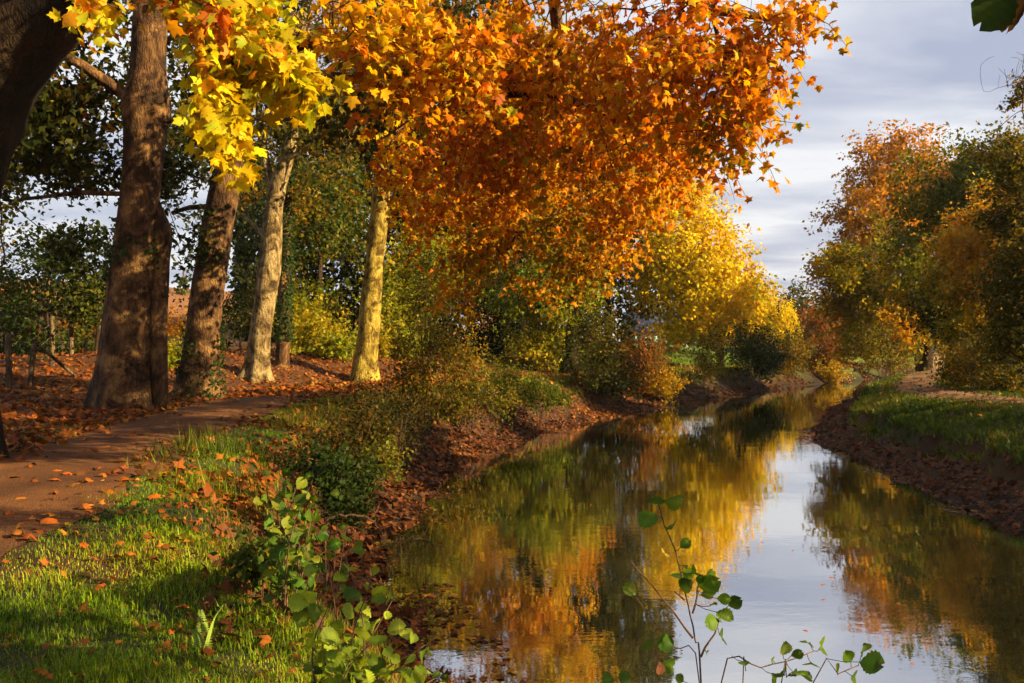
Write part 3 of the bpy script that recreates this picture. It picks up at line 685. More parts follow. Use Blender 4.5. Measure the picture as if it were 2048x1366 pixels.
# young trees and hedge behind the fence on the far left
GH = 'young trees and hedge by the fence'
wood('young sycamore with green leaves beside the fence posts', 90, 740, 29, [ell(90, 560, 29, 90, 80, 2), ell(50, 640, 28, 70, 60, 2), ell(20, 470, 30, 60, 60, 2)], 100, 26, 0.11, PAL_GREEN, 31, tr=8, group=GH, sig=.38, gap=.4)
wood('young sycamore half hidden behind the thickest trunk', 190, 740, 31, [ell(185, 590, 31, 50, 70, 2), ell(120, 490, 32, 50, 40, 1.5)], 80, 34, 0.15, PAL_MIXG, 32, tr=7, group=GH, sig=.4, gap=.3)
wood('dark tree at the left edge behind the fence', -30, 740, 34, [ell(10, 560, 34, 60, 120, 3), ell(-40, 300, 34, 100, 180, 3)], 160, 36, 0.17, PAL_SHADE, 33, tr=14, group=GH, gap=.3)

def shrub(name, label, px, py, d, ells, n, per, ls, pal, seed, stems=7, tmpl=OVAL, sig=0.25, group=None, gap=0.1, r=0.02, spread=0.5, up=.4, cat='shrub', z=None):
    ls = ls*1.15; per = int(per*1.08); b = Wp(px, py, d); g = hz(b[0], b[1]); org = np.array([b[0], b[1], g])
    root = thing(name, label, cat, org, group)
    att = in_ells(ells, n, 1.8, gap, seed); att[:, 2] = np.maximum(att[:, 2], g+0.1)
    cen = np.mean(att, 0); chains = []
    ext = np.std(att, 0)
    for k in range(stems):
        a = k/stems*6.283+rng.random(); e_ = cen+np.array([math.cos(a)*ext[0]*1.1, math.sin(a)*ext[1]*1.1, ext[2]*(0.2+rng.random())])
        s0 = org+np.array([math.cos(a)*.12*spread, math.sin(a)*.12*spread, -.1])
        chains.append([s0, s0*.65+e_*.35+np.array([0, 0, .12*(e_[2]-g)]), s0*.3+e_*.7+np.array([0, 0, .1*(e_[2]-g)]), e_])
    A, par, rad, fixed, tips, kids = grow(chains, att, 0.35, 0.1, r_tip=0.004, rcap=r)
    rad[fixed] = np.maximum(rad[fixed], r*0.6)
    branch_mesh(A, par, rad, fixed, kids, M_twig, root, org, skip_fixed=False, name='stem')
    src = A[tips]; m = len(src)*per
    td = unit(src-A[par[tips]])*.7+rng.normal(size=src.shape)*.45; td[:, 2] += .75; td = unit(td)
    pos = np.repeat(src, per, 0)+np.repeat(td, per, 0)*((rng.random(m)*1.7-.5)*sig*2.4*np.repeat(.4+1.1*rng.random(len(src)), per))[:, None]+rng.normal(size=(m, 3))*sig*.42
    pos[:, 2] = np.maximum(pos[:, 2], height(pos[:, 0], pos[:, 1])+.03)
    nr, t = leaf_basis(m, up, .3, unit(pos-cen))
    leaves_mesh('foliage', tmpl, pos, nr, t, ls*(0.6+.7*rng.random(m)), palette(m, pal, .18, sinnoise(pos, 1.0, seed+3)), M_leaf, root, org)
    return root
GS = 'shrubs along the left bank'
shrub('hazel_shrub', 'tall many-stemmed hazel with brown green leaves at the bend', 850, 828, 25, [ell(870, 690, 25, 85, 90, 1.3), ell(850, 600, 25.2, 55, 70, 1), ell(900, 740, 24.6, 70, 50, 1), ell(820, 760, 24.6, 50, 50, 1), ell(840, 530, 25.4, 40, 50, .8)], 270, 26, 0.08, PAL_MIX, 41, stems=12, sig=.22, gap=.25, group=GS, r=.025)
shrub('hazel_shrub', 'low spreading shrub below the tall hazel', 930, 830, 24, [ell(920, 810, 24, 75, 35, .8), ell(985, 790, 24.5, 50, 40, .8)], 100, 24, 0.07, PAL_MIXG, 42, sig=.18, group=GS)
shrub('bramble_bush', 'yellow green sunlit bush on the bank edge', 1075, 815, 29, [ell(1060, 790, 29, 65, 32, .9), ell(1010, 770, 29, 45, 45, .8), ell(1120, 800, 29.5, 40, 22, .6)], 130, 30, 0.08, PAL_LIME, 43, sig=.2, group=GS)
shrub('hazel_shrub', 'dark olive shrub overhanging the leafy mud right of the lime tree', 1190, 800, 36, [ell(1200, 720, 36, 65, 75, 1.5), ell(1235, 770, 35.6, 50, 32, 1.2), ell(1180, 660, 37, 40, 50, 1)], 200, 30, 0.11, PAL_OLIVE, 44, sig=.27, group=GS)
shrub('dogwood_shrub', 'russet shrub in front of the house', 1285, 785, 41, [ell(1285, 722, 41, 48, 52, 1.5), ell(1260, 765, 40.5, 45, 26, 1)], 180, 30, 0.11, PAL_RUST, 45, sig=.28, group=GS)
shrub('young_alder', 'thin young tree with sparse leaves at the water edge before the lawn', 1412, 783, 45, [ell(1412, 715, 45, 40, 50, 1.2)], 90, 20, 0.1, PAL_MIXG, 46, stems=5, sig=.3, gap=.2, group=GS)
shrub('laurel_bush', 'rounded dark green bush by the water below the willow', 1500, 770, 52, [ell(1500, 705, 52, 55, 52, 1.8), ell(1530, 730, 52, 40, 35, 1.4)], 190, 34, 0.12, [(2, .02, .045, .012), (2, .035, .07, .015), (1, .08, .10, .02)], 47, sig=.3, gap=0, group=GS)
shrub('hazel_shrub', 'olive bush beside the dark rounded bush', 1590, 765, 60, [ell(1585, 715, 60, 40, 45, 2)], 120, 34, 0.14, PAL_OLIVE, 48, sig=.35, group=GS)
shrub('dogwood_shrub', 'reddish brown bush at the far end of the left bank', 1650, 760, 66, [ell(1645, 715, 66, 45, 36, 2)], 120, 34, 0.15, PAL_RUST, 49, sig=.4, group=GS)
shrub('bramble_bush', 'low tawny grassy bush at the tip of the left bank', 1660, 765, 63, [ell(1660, 748, 63, 30, 14, 1)], 60, 30, 0.13, PAL_GOLD, 50, sig=.3, group=GS)
shrub('dogwood_shrub', 'low orange brown bush at the lawn edge by the water', 1340, 790, 41, [ell(1330, 775, 41, 35, 18, 1)], 70, 30, 0.1, PAL_GOLD, 51, sig=.25, group=GS)
shrub('elder_shrub', 'dark leafy shrub on the slope below the towpath', 705, 940, 14, [ell(705, 850, 14, 60, 70, .5), ell(690, 910, 13.8, 65, 45, .45), ell(745, 890, 14, 45, 45, .4), ell(640, 890, 13.5, 40, 30, .4)], 170, 14, 0.06, [(3, .03, .034, .006), (3, .06, .055, .008), (2, .13, .085, .009), (1, .26, .13, .009)], 52, sig=.16, group=GS, r=.012, gap=.4)
shrub('elder_shrub', 'brown green tangle between the slope shrub and the tall hazel', 790, 905, 17.5, [ell(780, 860, 17.5, 60, 50, .8), ell(820, 840, 19, 50, 50, .7), ell(740, 830, 17, 50, 40, .7)], 150, 15, .06, [(3, .035, .04, .006), (3, .08, .065, .008), (2, .16, .10, .009), (1, .30, .14, .009)], 59, sig=.16, group=GS, r=.012)
shrub('elder_shrub', 'leafy green undergrowth behind the ivy trunk', 630, 735, 38, [ell(620, 680, 38, 70, 55, 2), ell(670, 710, 37, 45, 40, 1.5), ell(590, 640, 39, 50, 60, 2)], 220, 32, 0.14, PAL_LIME, 53, sig=.32, group=GS, tmpl=P_LO)
shrub('elder_shrub', 'yellowing undergrowth right of the yellow sunlit trunk', 800, 745, 39, [ell(800, 690, 39, 55, 45, 1.6), ell(780, 620, 40, 50, 50, 1.6)], 170, 32, 0.13, PAL_LIME, 54, sig=.3, group=GS, tmpl=P_LO)
shrub('elder_shrub', 'small bright green bush between the two thickest trunks', 345, 765, 30, [ell(345, 735, 30, 28, 30, .8)], 60, 30, 0.1, PAL_LIME, 55, sig=.2, group=GS)
shrub('elder_shrub', 'dark shrub behind the fence right of the dark leaning trunk', 440, 720, 42, [ell(450, 640, 44, 70, 30, 2), ell(430, 740, 36, 30, 25, 1)], 110, 30, 0.13, PAL_SHADE, 56, sig=.35, group=GS)
shrub('bramble_hedge', 'orange dry bramble hedge along the fence', 160, 745, 36, [ell(150, 660, 36, 60, 22, 1), ell(210, 660, 37, 50, 22, 1), ell(330, 660, 40, 50, 18, 1.2), ell(90, 680, 35, 40, 20, 1)], 200, 26, 0.11, PAL_ORANGE, 57, sig=.3, group=GS, cat='hedge')
shrub('bramble_hedge', 'green hedge foot behind the fence posts', 110, 760, 34, [ell(60, 730, 33, 90, 32, 1), ell(180, 720, 35, 70, 34, 1)], 160, 28, 0.11, PAL_GREEN, 58, sig=.3, group=GS, cat='hedge')

# ------------------------------------------------------------------ right bank trees
GR = 'trees lining the right towpath'
wood('tall orange oak, topmost crown on the right bank', 1850, 735, 62, [ell(1790, 350, 62, 95, 80, 4.5), ell(1730, 440, 60, 70, 60, 3.5), ell(1850, 400, 64, 80, 90, 4), ell(1700, 520, 60, 60, 45, 3), ell(1760, 480, 60, 90, 80, 4), ell(1900, 360, 64, 70, 60, 4)], 620, 46, 0.2, PAL_ORANGE, 61, tr=28, group=GR, gap=.25, sig=.5, tmpl=OVAL, name='oak_tree')
wood('yellow green crown overhanging the canal on the right', 1850, 738, 50, [ell(1760, 560, 50, 90, 90, 3.5), ell(1680, 540, 51, 55, 45, 2.5), ell(1780, 650, 49, 80, 50, 3), ell(1700, 600, 51, 50, 50, 2.5), ell(1720, 670, 50, 60, 50, 2.5), ell(1840, 590, 50, 80, 70, 3)], 620, 46, 0.17, PAL_RGOLD, 62, tr=22, group=GR, gap=.2, sig=.45)
wood('large olive and gold tree beside the orange oak', 1935, 745, 42, [ell(1880, 400, 42, 90, 110, 3.5), ell(1940, 340, 42, 70, 60, 2.5), ell(1860, 540, 41, 90, 90, 3), ell(1980, 470, 42, 80, 120, 3), ell(2010, 350, 42, 70, 90, 3), ell(1900, 620, 42, 60, 50, 2.5)], 700, 46, 0.15, PAL_RGOLD, 63, tr=24, group=GR, gap=.2, sig=.4)
wood('orange brown tree arching over the right towpath', 1985, 755, 33, [ell(1960, 500, 33, 90, 90, 2.5), ell(1880, 570, 34, 70, 50, 2), ell(2030, 420, 32, 60, 100, 2.5), ell(2020, 580, 32, 70, 90, 2.5), ell(1970, 660, 33, 70, 50, 2)], 560, 42, 0.12, PAL_RGOLD, 64, tr=22, group=GR, gap=.2, sig=.33)
wood('dark near tree with bare top twigs at the right edge', 2120, 790, 23, [ell(2060, 330, 23, 70, 130, 1.6), ell(2045, 560, 23, 70, 130, 1.6), ell(2140, 420, 23, 90, 260, 2), ell(2075, 190, 23, 45, 60, 1.2), ell(2030, 690, 24, 60, 70, 1.3), ell(2000, 460, 24, 40, 50, 1)], 520, 44, 0.09, PAL_OLIVE, 65, tr=26, group=GR, gap=.3, sig=.24, tmpl=OVAL)
bt = [o for o in bpy.data.objects if o.get('label', '').startswith('dark near tree with bare')][0]
bo = np.array(bt.location)
att_ = in_ells([ell(2010, 150, 22.5, 50, 60, .8), ell(1985, 270, 22.5, 30, 40, .6), ell(2060, 120, 22.5, 50, 60, .8)], 60, 1.5)
A, par, rad, fixed, tips, kids = grow([[Wp(2080, 420, 22.8), Wp(2060, 300, 22.6), Wp(2045, 220, 22.5)]], att_, .2, .05, .1, .005, 2.3, rcap=.05)
branch_mesh(A, par, rad, fixed, kids, M_twig, bt, bo, skip_fixed=False, name='bare_twigs')
wood('unseen dark leafy tree added beyond the right edge to shade both banks', 2700, 800, 17.5, [(np.array([18.3, 16.5, 5.0]), np.array([2.2, 2.6, 2.4])), (np.array([17.2, 20, 4.6]), np.array([1.6, 2.0, 2.0])), (np.array([19.0, 12.3, 14.2]), np.array([3.0, 3.4, 3.6])), (np.array([19.6, 15.6, 13.0]), np.array([2.4, 2.4, 3.0])), (np.array([19.0, 14.5, 9.0]), np.array([2.2, 2.5, 2.2]))], 330, 26, .22, PAL_SHADE, 72, tr=26, group=GR, gap=.2, sig=.35)  # out of view; lobes shaped to shade the right bank and left woodland floor
wood('unseen leafy alder added on the right bank to shade the left slope', 3600, 900, 7.5, [(np.array([10.6, 6.6, 4.9]), np.array([1.7, 2.3, 1.6])), (np.array([11.2, 4.2, 6.0]), np.array([1.5, 1.6, 1.3])), (np.array([11.0, 10.3, 5.4]), np.array([1.4, 2.0, 1.4])), (np.array([11.7, 14, 5.5]), np.array([1.2, 1.4, 1.2]))], 260, 30, .11, PAL_SHADE, 73, tr=26, group=GR, gap=.25, sig=.33)  # out of view; lobes placed so their shade falls on the left slope
wood('shaded tree with dark trunk beside the right towpath', 1900, 745, 38, [ell(1905, 620, 38, 60, 50, 2), ell(1960, 640, 36, 60, 60, 2)], 240, 40, 0.13, PAL_OLIVE, 66, tr=26, group=GR, gap=.15, sig=.35)
wood('far tree closing the right towpath tunnel', 1890, 725, 95, [ell(1880, 650, 95, 70, 60, 4), ell(1820, 660, 90, 50, 50, 4)], 200, 36, 0.25, PAL_RUST, 67, tr=14, group=GR, gap=.1, sig=.7)
wood('far dark tree left of the right towpath tunnel', 1835, 730, 70, [ell(1815, 660, 70, 50, 50, 3), ell(1850, 600, 70, 60, 40, 3)], 200, 38, 0.2, PAL_OLIVE, 68, tr=16, group=GR, gap=.1, sig=.55)
shrub('willow_shrub', 'thin leaning shrub on the bank edge left of the right towpath', 1765, 770, 46, [ell(1750, 690, 46, 45, 55, 1.4), ell(1790, 720, 47, 35, 40, 1.2)], 170, 22, 0.1, PAL_MIXG, 69, stems=9, sig=.3, gap=.3, group='shrubs along the right bank')
shrub('willow_shrub', 'dark undergrowth under the trees right of the path', 1950, 790, 29, [ell(1945, 730, 30, 60, 50, 1.5), ell(2010, 700, 28, 60, 70, 1.5), ell(2050, 640, 26, 60, 80, 1.5), ell(1925, 755, 31, 35, 22, 1), ell(2000, 770, 28, 60, 26, 1.2)], 360, 34, 0.09, PAL_OLIVE, 70, stems=12, sig=.25, gap=.15, group='shrubs along the right bank')
shrub('willow_shrub', 'yellow green saplings at the right edge behind the path', 1990, 780, 32, [ell(1980, 660, 33, 70, 60, 1.5), ell(1930, 690, 35, 40, 50, 1.5)], 180, 30, 0.1, PAL_LIME, 71, stems=9, sig=.28, gap=.3, group='shrubs along the right bank')

# ------------------------------------------------------------------ the near plane tree whose branches hang across the top
BASE0 = np.array([-8.12, 12.0, hz(-8.12, 12.0)])
T0 = thing('plane_tree', 'near plane tree at the left edge with orange branches hanging across the top', 'tree', BASE0)
trunk_mesh('trunk', [(-8.12, 12, 1.2), (-8.08, 12, 2.2), (-8.05, 12, 4), (-7.95, 12, 5.4), (-7.6, 11.95, 6.4), (-6.9, 11.8, 7.25), (-5.9, 11.5, 7.9), (-4.6, 11.1, 8.5), (-2.5, 10.4, 8.9), (0, 9.9, 9.0), (2.6, 9.6, 8.7), (4.6, 9.3, 8.1)],
           [.78, .7, .66, .66, .7, .62, .5, .42, .34, .26, .18, .08], M_bark_shaded, T0, BASE0, 32, .25, 5, .07, 77)
limbs0 = [[(-5.2, 11.25, 8.3), (-4.3, 10.9, 7.85), (-3.6, 10.6, 7.2), (-2.9, 10.3, 6.65), (-2.1, 10.1, 6.62), (-1.55, 10.0, 6.25), (-0.7, 10.3, 6.05), (0.4, 10.6, 6.15), (1.4, 11, 5.95), (2.6, 11.2, 5.9)],
          [(-3.5, 10.55, 7.1), (-3.1, 10.4, 6.45), (-2.4, 10.2, 6.25), (-1.8, 10.2, 6.2)],
          [(-6.0, 11.5, 8.0), (-5.0, 9.5, 8.0), (-3.6, 7.8, 7.4), (-2.4, 7.0, 6.6)],
          [(-2.5, 10.4, 8.9), (-0.5, 9.6, 8.0), (1.2, 9.5, 7.2), (2.2, 9.4, 6.7), (3.1, 9.2, 6.5)],
          [(0, 9.9, 9.0), (0.6, 12, 7.8), (0.9, 13.5, 6.4), (1.2, 14.5, 5.4)]]
def slab(px, py, rx, ry, d, dd, n, fam): return (Wp(px, py, d), np.array([rx/FPX*d, dd, ry/FPX*d]), n, fam)
CAN = [slab(490, 100, 85, 75, 6.8, .6, 46, 'y'), slab(440, 215, 28, 55, 6.6, .25, 17, 'y'), slab(447, 275, 8, 22, 6.6, .1, 5, 'y'), slab(590, 155, 36, 24, 6.9, .3, 11, 'y'), slab(480, 10, 120, 35, 7.2, .6, 30, 'y'),
       slab(240, 25, 30, 18, 7.4, .3, 4, 'y'), slab(760, 75, 150, 85, 8.5, 1.0, 65, 'yo'), slab(900, 140, 140, 95, 8.8, 1.0, 65, 'yo'),
       slab(1050, 110, 250, 125, 10, 1.5, 130, 'o'), slab(1130, 270, 240, 130, 11.5, 1.8, 150, 'o'), slab(960, 320, 170, 110, 12, 1.8, 95, 'o'), slab(1330, 120, 185, 125, 9.6, 1.2, 120, 'o'),
       slab(1480, 150, 85, 105, 9.3, .8, 55, 'o'), slab(1590, 45, 70, 35, 9.1, .4, 20, 'o'), slab(1450, 275, 65, 40, 9.4, .4, 20, 'o'), slab(1350, 290, 75, 90, 11, 1, 40, 'o'),
       slab(1090, 430, 190, 80, 14.5, 1.8, 120, 'r'), slab(1250, 400, 90, 55, 13, 1.4, 42, 'r'), slab(1180, 520, 80, 45, 15, 1, 40, 'r'), slab(960, 500, 80, 50, 15, 1, 36, 'r'), slab(800, 330, 70, 80, 12.5, 1.2, 30, 'r'), slab(1150, 300, 230, 120, 15.5, 1.5, 110, 'r'), slab(1060, 140, 260, 130, 14.5, 1.8, 110, 'o'), slab(1250, 330, 130, 110, 17, 1.2, 60, 'r'), slab(1080, 170, 220, 150, 17.5, 1.5, 110, 'r'), slab(1080, -130, 300, 150, 17, 2, 110, 'o'), slab(890, 320, 120, 110, 19.5, 1.5, 80, 'r'), slab(1000, 190, 140, 120, 19.5, 1.5, 80, 'r'), slab(960, 400, 120, 60, 18, 1.2, 45, 'r'), slab(820, 150, 110, 110, 18, 1.5, 50, 'o'), slab(1160, 320, 110, 100, 19.5, 1.5, 60, 'r'), slab(1070, 410, 90, 60, 20, 1.2, 36, 'r'),
       slab(900, 575, 50, 30, 16, .8, 12, 'r'), slab(1235, 480, 35, 45, 13.5, .6, 10, 'r'), slab(870, 430, 60, 60, 14, 1, 20, 'r'), slab(1080, 560, 60, 30, 16, .8, 12, 'r'), slab(900, -230, 480, 200, 10, 2.5, 120, 'o'), slab(1400, -130, 210, 110, 9, 1.3, 60, 'o'), slab(450, -170, 280, 120, 8, 1.2, 55, 'y')]
FAM = {'y': [(3, .74, .70, .018), (3, .80, .64, .014), (1.8, .52, .60, .02), (1.4, .74, .36, .012), (.9, .62, .16, .008)],
       'yo': [(2.4, .84, .62, .012), (2, .82, .48, .010), (2.2, .80, .33, .008), (1.1, .66, .18, .008), (1.2, .54, .50, .018)],
       'o': [(1.6, .34, .29, .012), (2.6, .80, .41, .010), (3.2, .80, .31, .008), (1.8, .84, .54, .012), (1.3, .64, .18, .008)],
       'r': [(1.7, .29, .25, .012), (2.6, .74, .34, .008), (2, .78, .44, .010), (1.7, .60, .17, .008), (1.4, .80, .56, .012)]}
att = []; fam = []
for c_, r_, n_, f_ in CAN:
    d_ = unit(rng.normal(size=(n_, 3))); rr_ = rng.random(n_)**(1/2.2)
    p_ = c_+d_*r_*(rr_*(1+.22*sinnoise(d_+c_, 3.5, 95)))[:, None]; att.append(p_); fam += [f_]*n_
att = np.concatenate(att); fam = np.array(fam)
A, par, rad, fixed, tips, kids = grow(limbs0, att, 0.4, 0.10, 0.05, 0.006, 2.5, rcap=0.12)
for i_, ch in enumerate(limbs0):
    st = sum(len(x) for x in limbs0[:i_])
    r0 = [.17, .11, .14, .13, .12][i_]
    rad[st:st+len(ch)] = np.maximum(np.linspace(r0, .035, len(ch)), 0)
branch_mesh(A, par, rad, fixed, kids, M_bark_plane, T0, BASE0, skip_fixed=False)
# leaves on the hanging twigs
tipfam = np.array([fam[np.argmin(((att-A[t_])**2).sum(1))] for t_ in tips])
per = np.where(tipfam == 'y', 13, np.where(tipfam == 'r', 17, 15))
idx = np.repeat(np.arange(len(tips)), per); n = len(idx)
tp0 = A[tips]; td = unit(tp0-A[par[tips]])*.55+rng.normal(size=tp0.shape)*.45; td[:, 2] -= .45; td = unit(td)
tl = (.25+.45*rng.random(len(tips)))*np.where(tipfam == 'y', .55, 1)
acc = Acc()
for k_ in range(len(tips)):
    m1 = tp0[k_]+td[k_]*tl[k_]*.5+np.array([0, 0, .04]); tube(acc, [tp0[k_], m1, tp0[k_]+td[k_]*tl[k_]-np.array([0, 0, .05])], [.006, .004, .002], 3, False)
o = acc.build('twigs', M_twig, T0, False, BASE0); o['kind'] = 'stuff'
f = (rng.random(n)*1.15-.15)[:, None]
pos = tp0[idx]+td[idx]*tl[idx][:, None]*f-np.array([0, 0, 1])*(.05*f**2)+rng.normal(size=(n, 3))*np.array([.07, .07, .06])
cc = np.zeros((n, 3)); lf = tipfam[idx]
for k_, v_ in FAM.items():
    m_ = lf == k_; cc[m_] = palette(m_.sum(), v_, .16, sinnoise(pos[m_], 1.6, 91))
nr, t = leaf_basis(n, .35, 1.1); nr[:, 1] -= .15; nr = unit(nr); t = unit(t-(t*nr).sum(1, keepdims=True)*nr)
size = (.078+.052*rng.random(n))*np.where(rng.random(n) < .25, .65, 1)*np.where(lf == 'y', 1.15, 1.0)
edge = np.clip(cc*np.array([1.0, .55, .5]), 0, 1)
dpt = pos[:, 1]; u_ = 1024+pos[:, 0]/dpt*FPX; v_ = 683-(pos[:, 2]-CAMZ)/dpt*FPX
vis = (u_ > 10) & (u_ < 2040) & (v_ > 8)
score = np.where(vis, size/dpt, 0); order = np.argsort(-score); single = np.zeros(n, bool); single[order[:300]] = True
rest = ~single
hi_ = rest & vis & (dpt < 9); lo_ = rest & ~hi_
for m_, tm_ in ((hi_, P_HI), (lo_, P_MID)):
    o = leaves_mesh('leaves', tm_, pos[m_], nr[m_], t[m_], size[m_], cc[m_], M_leaf, T0, BASE0, edge[m_], .8); o['kind'] = 'stuff'

LEAF_MESHES = {}
def leaf_mesh(key, tmpl, col, edge, mat, bend=1.2, amt=.4):
    if key in LEAF_MESHES: return LEAF_MESHES[key]
    V, T, E = tmpl; V = V*np.array([1, 1, bend])
    C_ = np.asarray(col)[None]*(1-amt*E[:, None])+np.asarray(edge)[None]*amt*E[:, None]
    o = mk('leaf', V, T, None, mat, None, C_, True); me = o.data
    bpy.data.objects.remove(o); LEAF_MESHES[key] = me; return me
def place_leaf(me, pos, t, nr, size, parent, origin, name='leaf'):
    b = np.cross(t, nr); o = bpy.data.objects.new(name, me); COL.objects.link(o)
    q = np.asarray(pos)-origin if origin is not None else pos
    Mx = Matrix(((b[0]*size, t[0]*size, nr[0]*size, q[0]), (b[1]*size, t[1]*size, nr[1]*size, q[1]), (b[2]*size, t[2]*size, nr[2]*size, q[2]), (0, 0, 0, 1)))
    if parent is not None: o.parent = parent
    o.matrix_local = Mx if parent is not None else o.matrix_local
    if parent is None: o.matrix_world = Mx
    return o
def cluster_cols(c, k=24):
    cen = c[rng.choice(len(c), min(k, len(c)), replace=False)]
    return cen, np.argmin(((c[:, None]-cen[None])**2).sum(2), 1)
si = np.where(single)[0]; cen, lab = cluster_cols(cc[si], 30)
for q, i_ in enumerate(si):
    me = leaf_mesh(('t0', lab[q], q % 2), P_HI, cen[lab[q]], cen[lab[q]]*np.array([1, .6, .5]), M_leaf, 0.7+.9*(q % 2), .35)
    place_leaf(me, pos[i_], t[i_], nr[i_], size[i_], T0, BASE0)
oh = in_ells([(np.array([-8, 13, 10.2]), np.array([4.5, 6, 1.8])), (np.array([-4, 12, 11.4]), np.array([4, 5, 1.8])), (np.array([-12, 17, 9.5]), np.array([4, 5, 2])), (np.array([-7.5, 6, 9.0]), np.array([3.5, 3, 1.4]))], 7500, 3.0, .15, 97)  # unseen upper crown, added to block sky and sun over path and floor
nr_o, t_o = leaf_basis(len(oh), .6, .5)
o = leaves_mesh('leaves', P_LO, oh, nr_o, t_o, .22+.12*rng.random(len(oh)), palette(len(oh), FAM['o']), M_leaf, T0, BASE0); o['kind'] = 'stuff'
# seed balls hanging at the right end
M_ball = flat_mat('seed_ball_brown', (.16, .09, .04), .9, 60)
def ico(r, sub=1):
    import bmesh
    bm = bmesh.new(); bmesh.ops.create_icosphere(bm, subdivisions=sub+1, radius=r)
    V = np.array([v.co[:] for v in bm.verts]); T = np.array([[v.index for v in f_.verts] for f_ in bm.faces]); bm.free(); return V, T
V_, T_ = ico(.017)
for px_, py_ in [(1600, 75), (1620, 70), (1663, 80), (1665, 72), (1648, 66), (1592, 42), (1612, 50), (1588, 36), (1565, 105), (1518, 250), (1415, 235), (1420, 245), (1470, 190), (1500, 210), (1535, 190), (1400, 240)]:
    p = Wp(px_, py_, 9.1+.2*rng.random()); acc = Acc(); acc.add(V_*(1+.08*rng.normal(size=(len(V_), 1)))+p, T_)
    tube(acc, [p, p+[.01, 0, .07], p+[-.005, .01, .16]], .0016, 3, False)
    acc.build('seed_ball', M_ball, T0, False, BASE0)

# far woodland that reads as one dark mass behind the left bank trees
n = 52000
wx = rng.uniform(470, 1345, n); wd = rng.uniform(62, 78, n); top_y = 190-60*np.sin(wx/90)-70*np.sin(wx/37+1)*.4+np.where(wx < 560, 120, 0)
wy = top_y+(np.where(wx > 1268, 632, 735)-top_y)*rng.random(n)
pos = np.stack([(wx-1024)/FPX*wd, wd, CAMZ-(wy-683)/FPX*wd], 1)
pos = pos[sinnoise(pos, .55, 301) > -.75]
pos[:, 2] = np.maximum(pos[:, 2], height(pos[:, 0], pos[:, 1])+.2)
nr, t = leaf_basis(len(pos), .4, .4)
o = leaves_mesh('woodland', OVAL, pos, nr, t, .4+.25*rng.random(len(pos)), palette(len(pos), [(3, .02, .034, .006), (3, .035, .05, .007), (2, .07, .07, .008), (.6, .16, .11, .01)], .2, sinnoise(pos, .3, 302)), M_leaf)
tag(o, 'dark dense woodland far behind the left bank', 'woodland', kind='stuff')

# ------------------------------------------------------------------ alder standing beside the camera: one leaf hangs in the top right corner
PAL_ALD = [(2, .05, .11, .012), (3, .085, .165, .014), (2, .13, .22, .016), (.8, .26, .29, .025)]
ax, ay = -0.4, -2.6
make_tree('alder_tree', 'alder whose dark green leaf hangs in the top right corner', 'tree',
          [(ax, ay, 1.2, .13), (0.2, -2.6, 2.6, .11), (1.6, -2.2, 4.4, .09), (3.6, 0.2, 5.3, .06), (4.8, 3.2, 5.8, .03)],
          [(np.array([3.7, 2.4, 4.2]), np.array([1.0, 1.2, .9])), (np.array([4.8, 5.1, 5.7]), np.array([.8, .8, .8])), (np.array([5.6, 1.2, 5.4]), np.array([1.2, 1.4, 1.0]))],  # unseen crown lobes, placed to shade the verge and near path
          210, 22, .09, .17, OVAL, PAL_ALD, M_bark_dark, gap=.25, seed=120, step=.35, r_tip=.004)
# corner spray of that alder, close to the lens side
def near_leaves(root, org, items, stems, pal, d, keyp, jd=.08, face=.55):
    """alder leaves given by seen centre and apparent length (photo pixels) at distance d; each leaf its own mesh object"""
    cols = palette(8, pal, .12)
    S = np.concatenate([catmull(s_, .02) for s_ in stems])
    for q, it in enumerate(items):
        px, py, sz = it[:3]; dd = d+jd*rng.normal(); p = Wp(px, py, dd); L = sz/FPX*dd
        c = cols[q % 8] if len(it) < 4 else np.array(it[3])
        near = S[np.argmin(((S-p)**2).sum(1))]
        t_ = p-near; t_ = t_+rng.normal(size=3)*.25*np.linalg.norm(t_)+np.array([0, 0, .004]); t_ = unit(t_)
        nr_ = unit(np.array([0.25, -1.0, .45])+rng.normal(size=3)*face); nr_ = unit(nr_-(nr_@t_)*t_)
        me = leaf_mesh((keyp, q % 8 if len(it) < 4 else q, q % 3), ALDER, c, np.clip(c*1.6, 0, 1), M_leaf, .7+.5*(q % 3), .5)
        base = p-t_*L*.5
        place_leaf(me, base, t_, nr_, L, root, org)
        acc = Acc(); tube(acc, [near, near*.5+base*.5+np.array([0, 0, -.004]), base+t_*L*.05], .0011, 4, False); acc.build('leaf_stalk', M_stem, root, False, org)
AL = [o for o in bpy.data.objects if o.name.startswith('alder_tree')][0]
st = [[np.array([3.0, .4, 4.9]), np.array([2.0, .9, 4.4]), Wp(2060, -60, 1.55)]]
acc = Acc(); tube(acc, catmull(st[0], .1), np.linspace(.012, .003, len(catmull(st[0], .1))), 6); acc.build('branch', M_stem, AL, False, np.array(AL.location))
near_leaves(AL, np.array(AL.location), [(1995, 5, 100, (.03, .06, .008)), (2035, 10, 95, (.04, .022, .01)), (2030, -60, 90, (.03, .06, .008))], st, PAL_ALD, 1.55, 'corner', .02, .3)

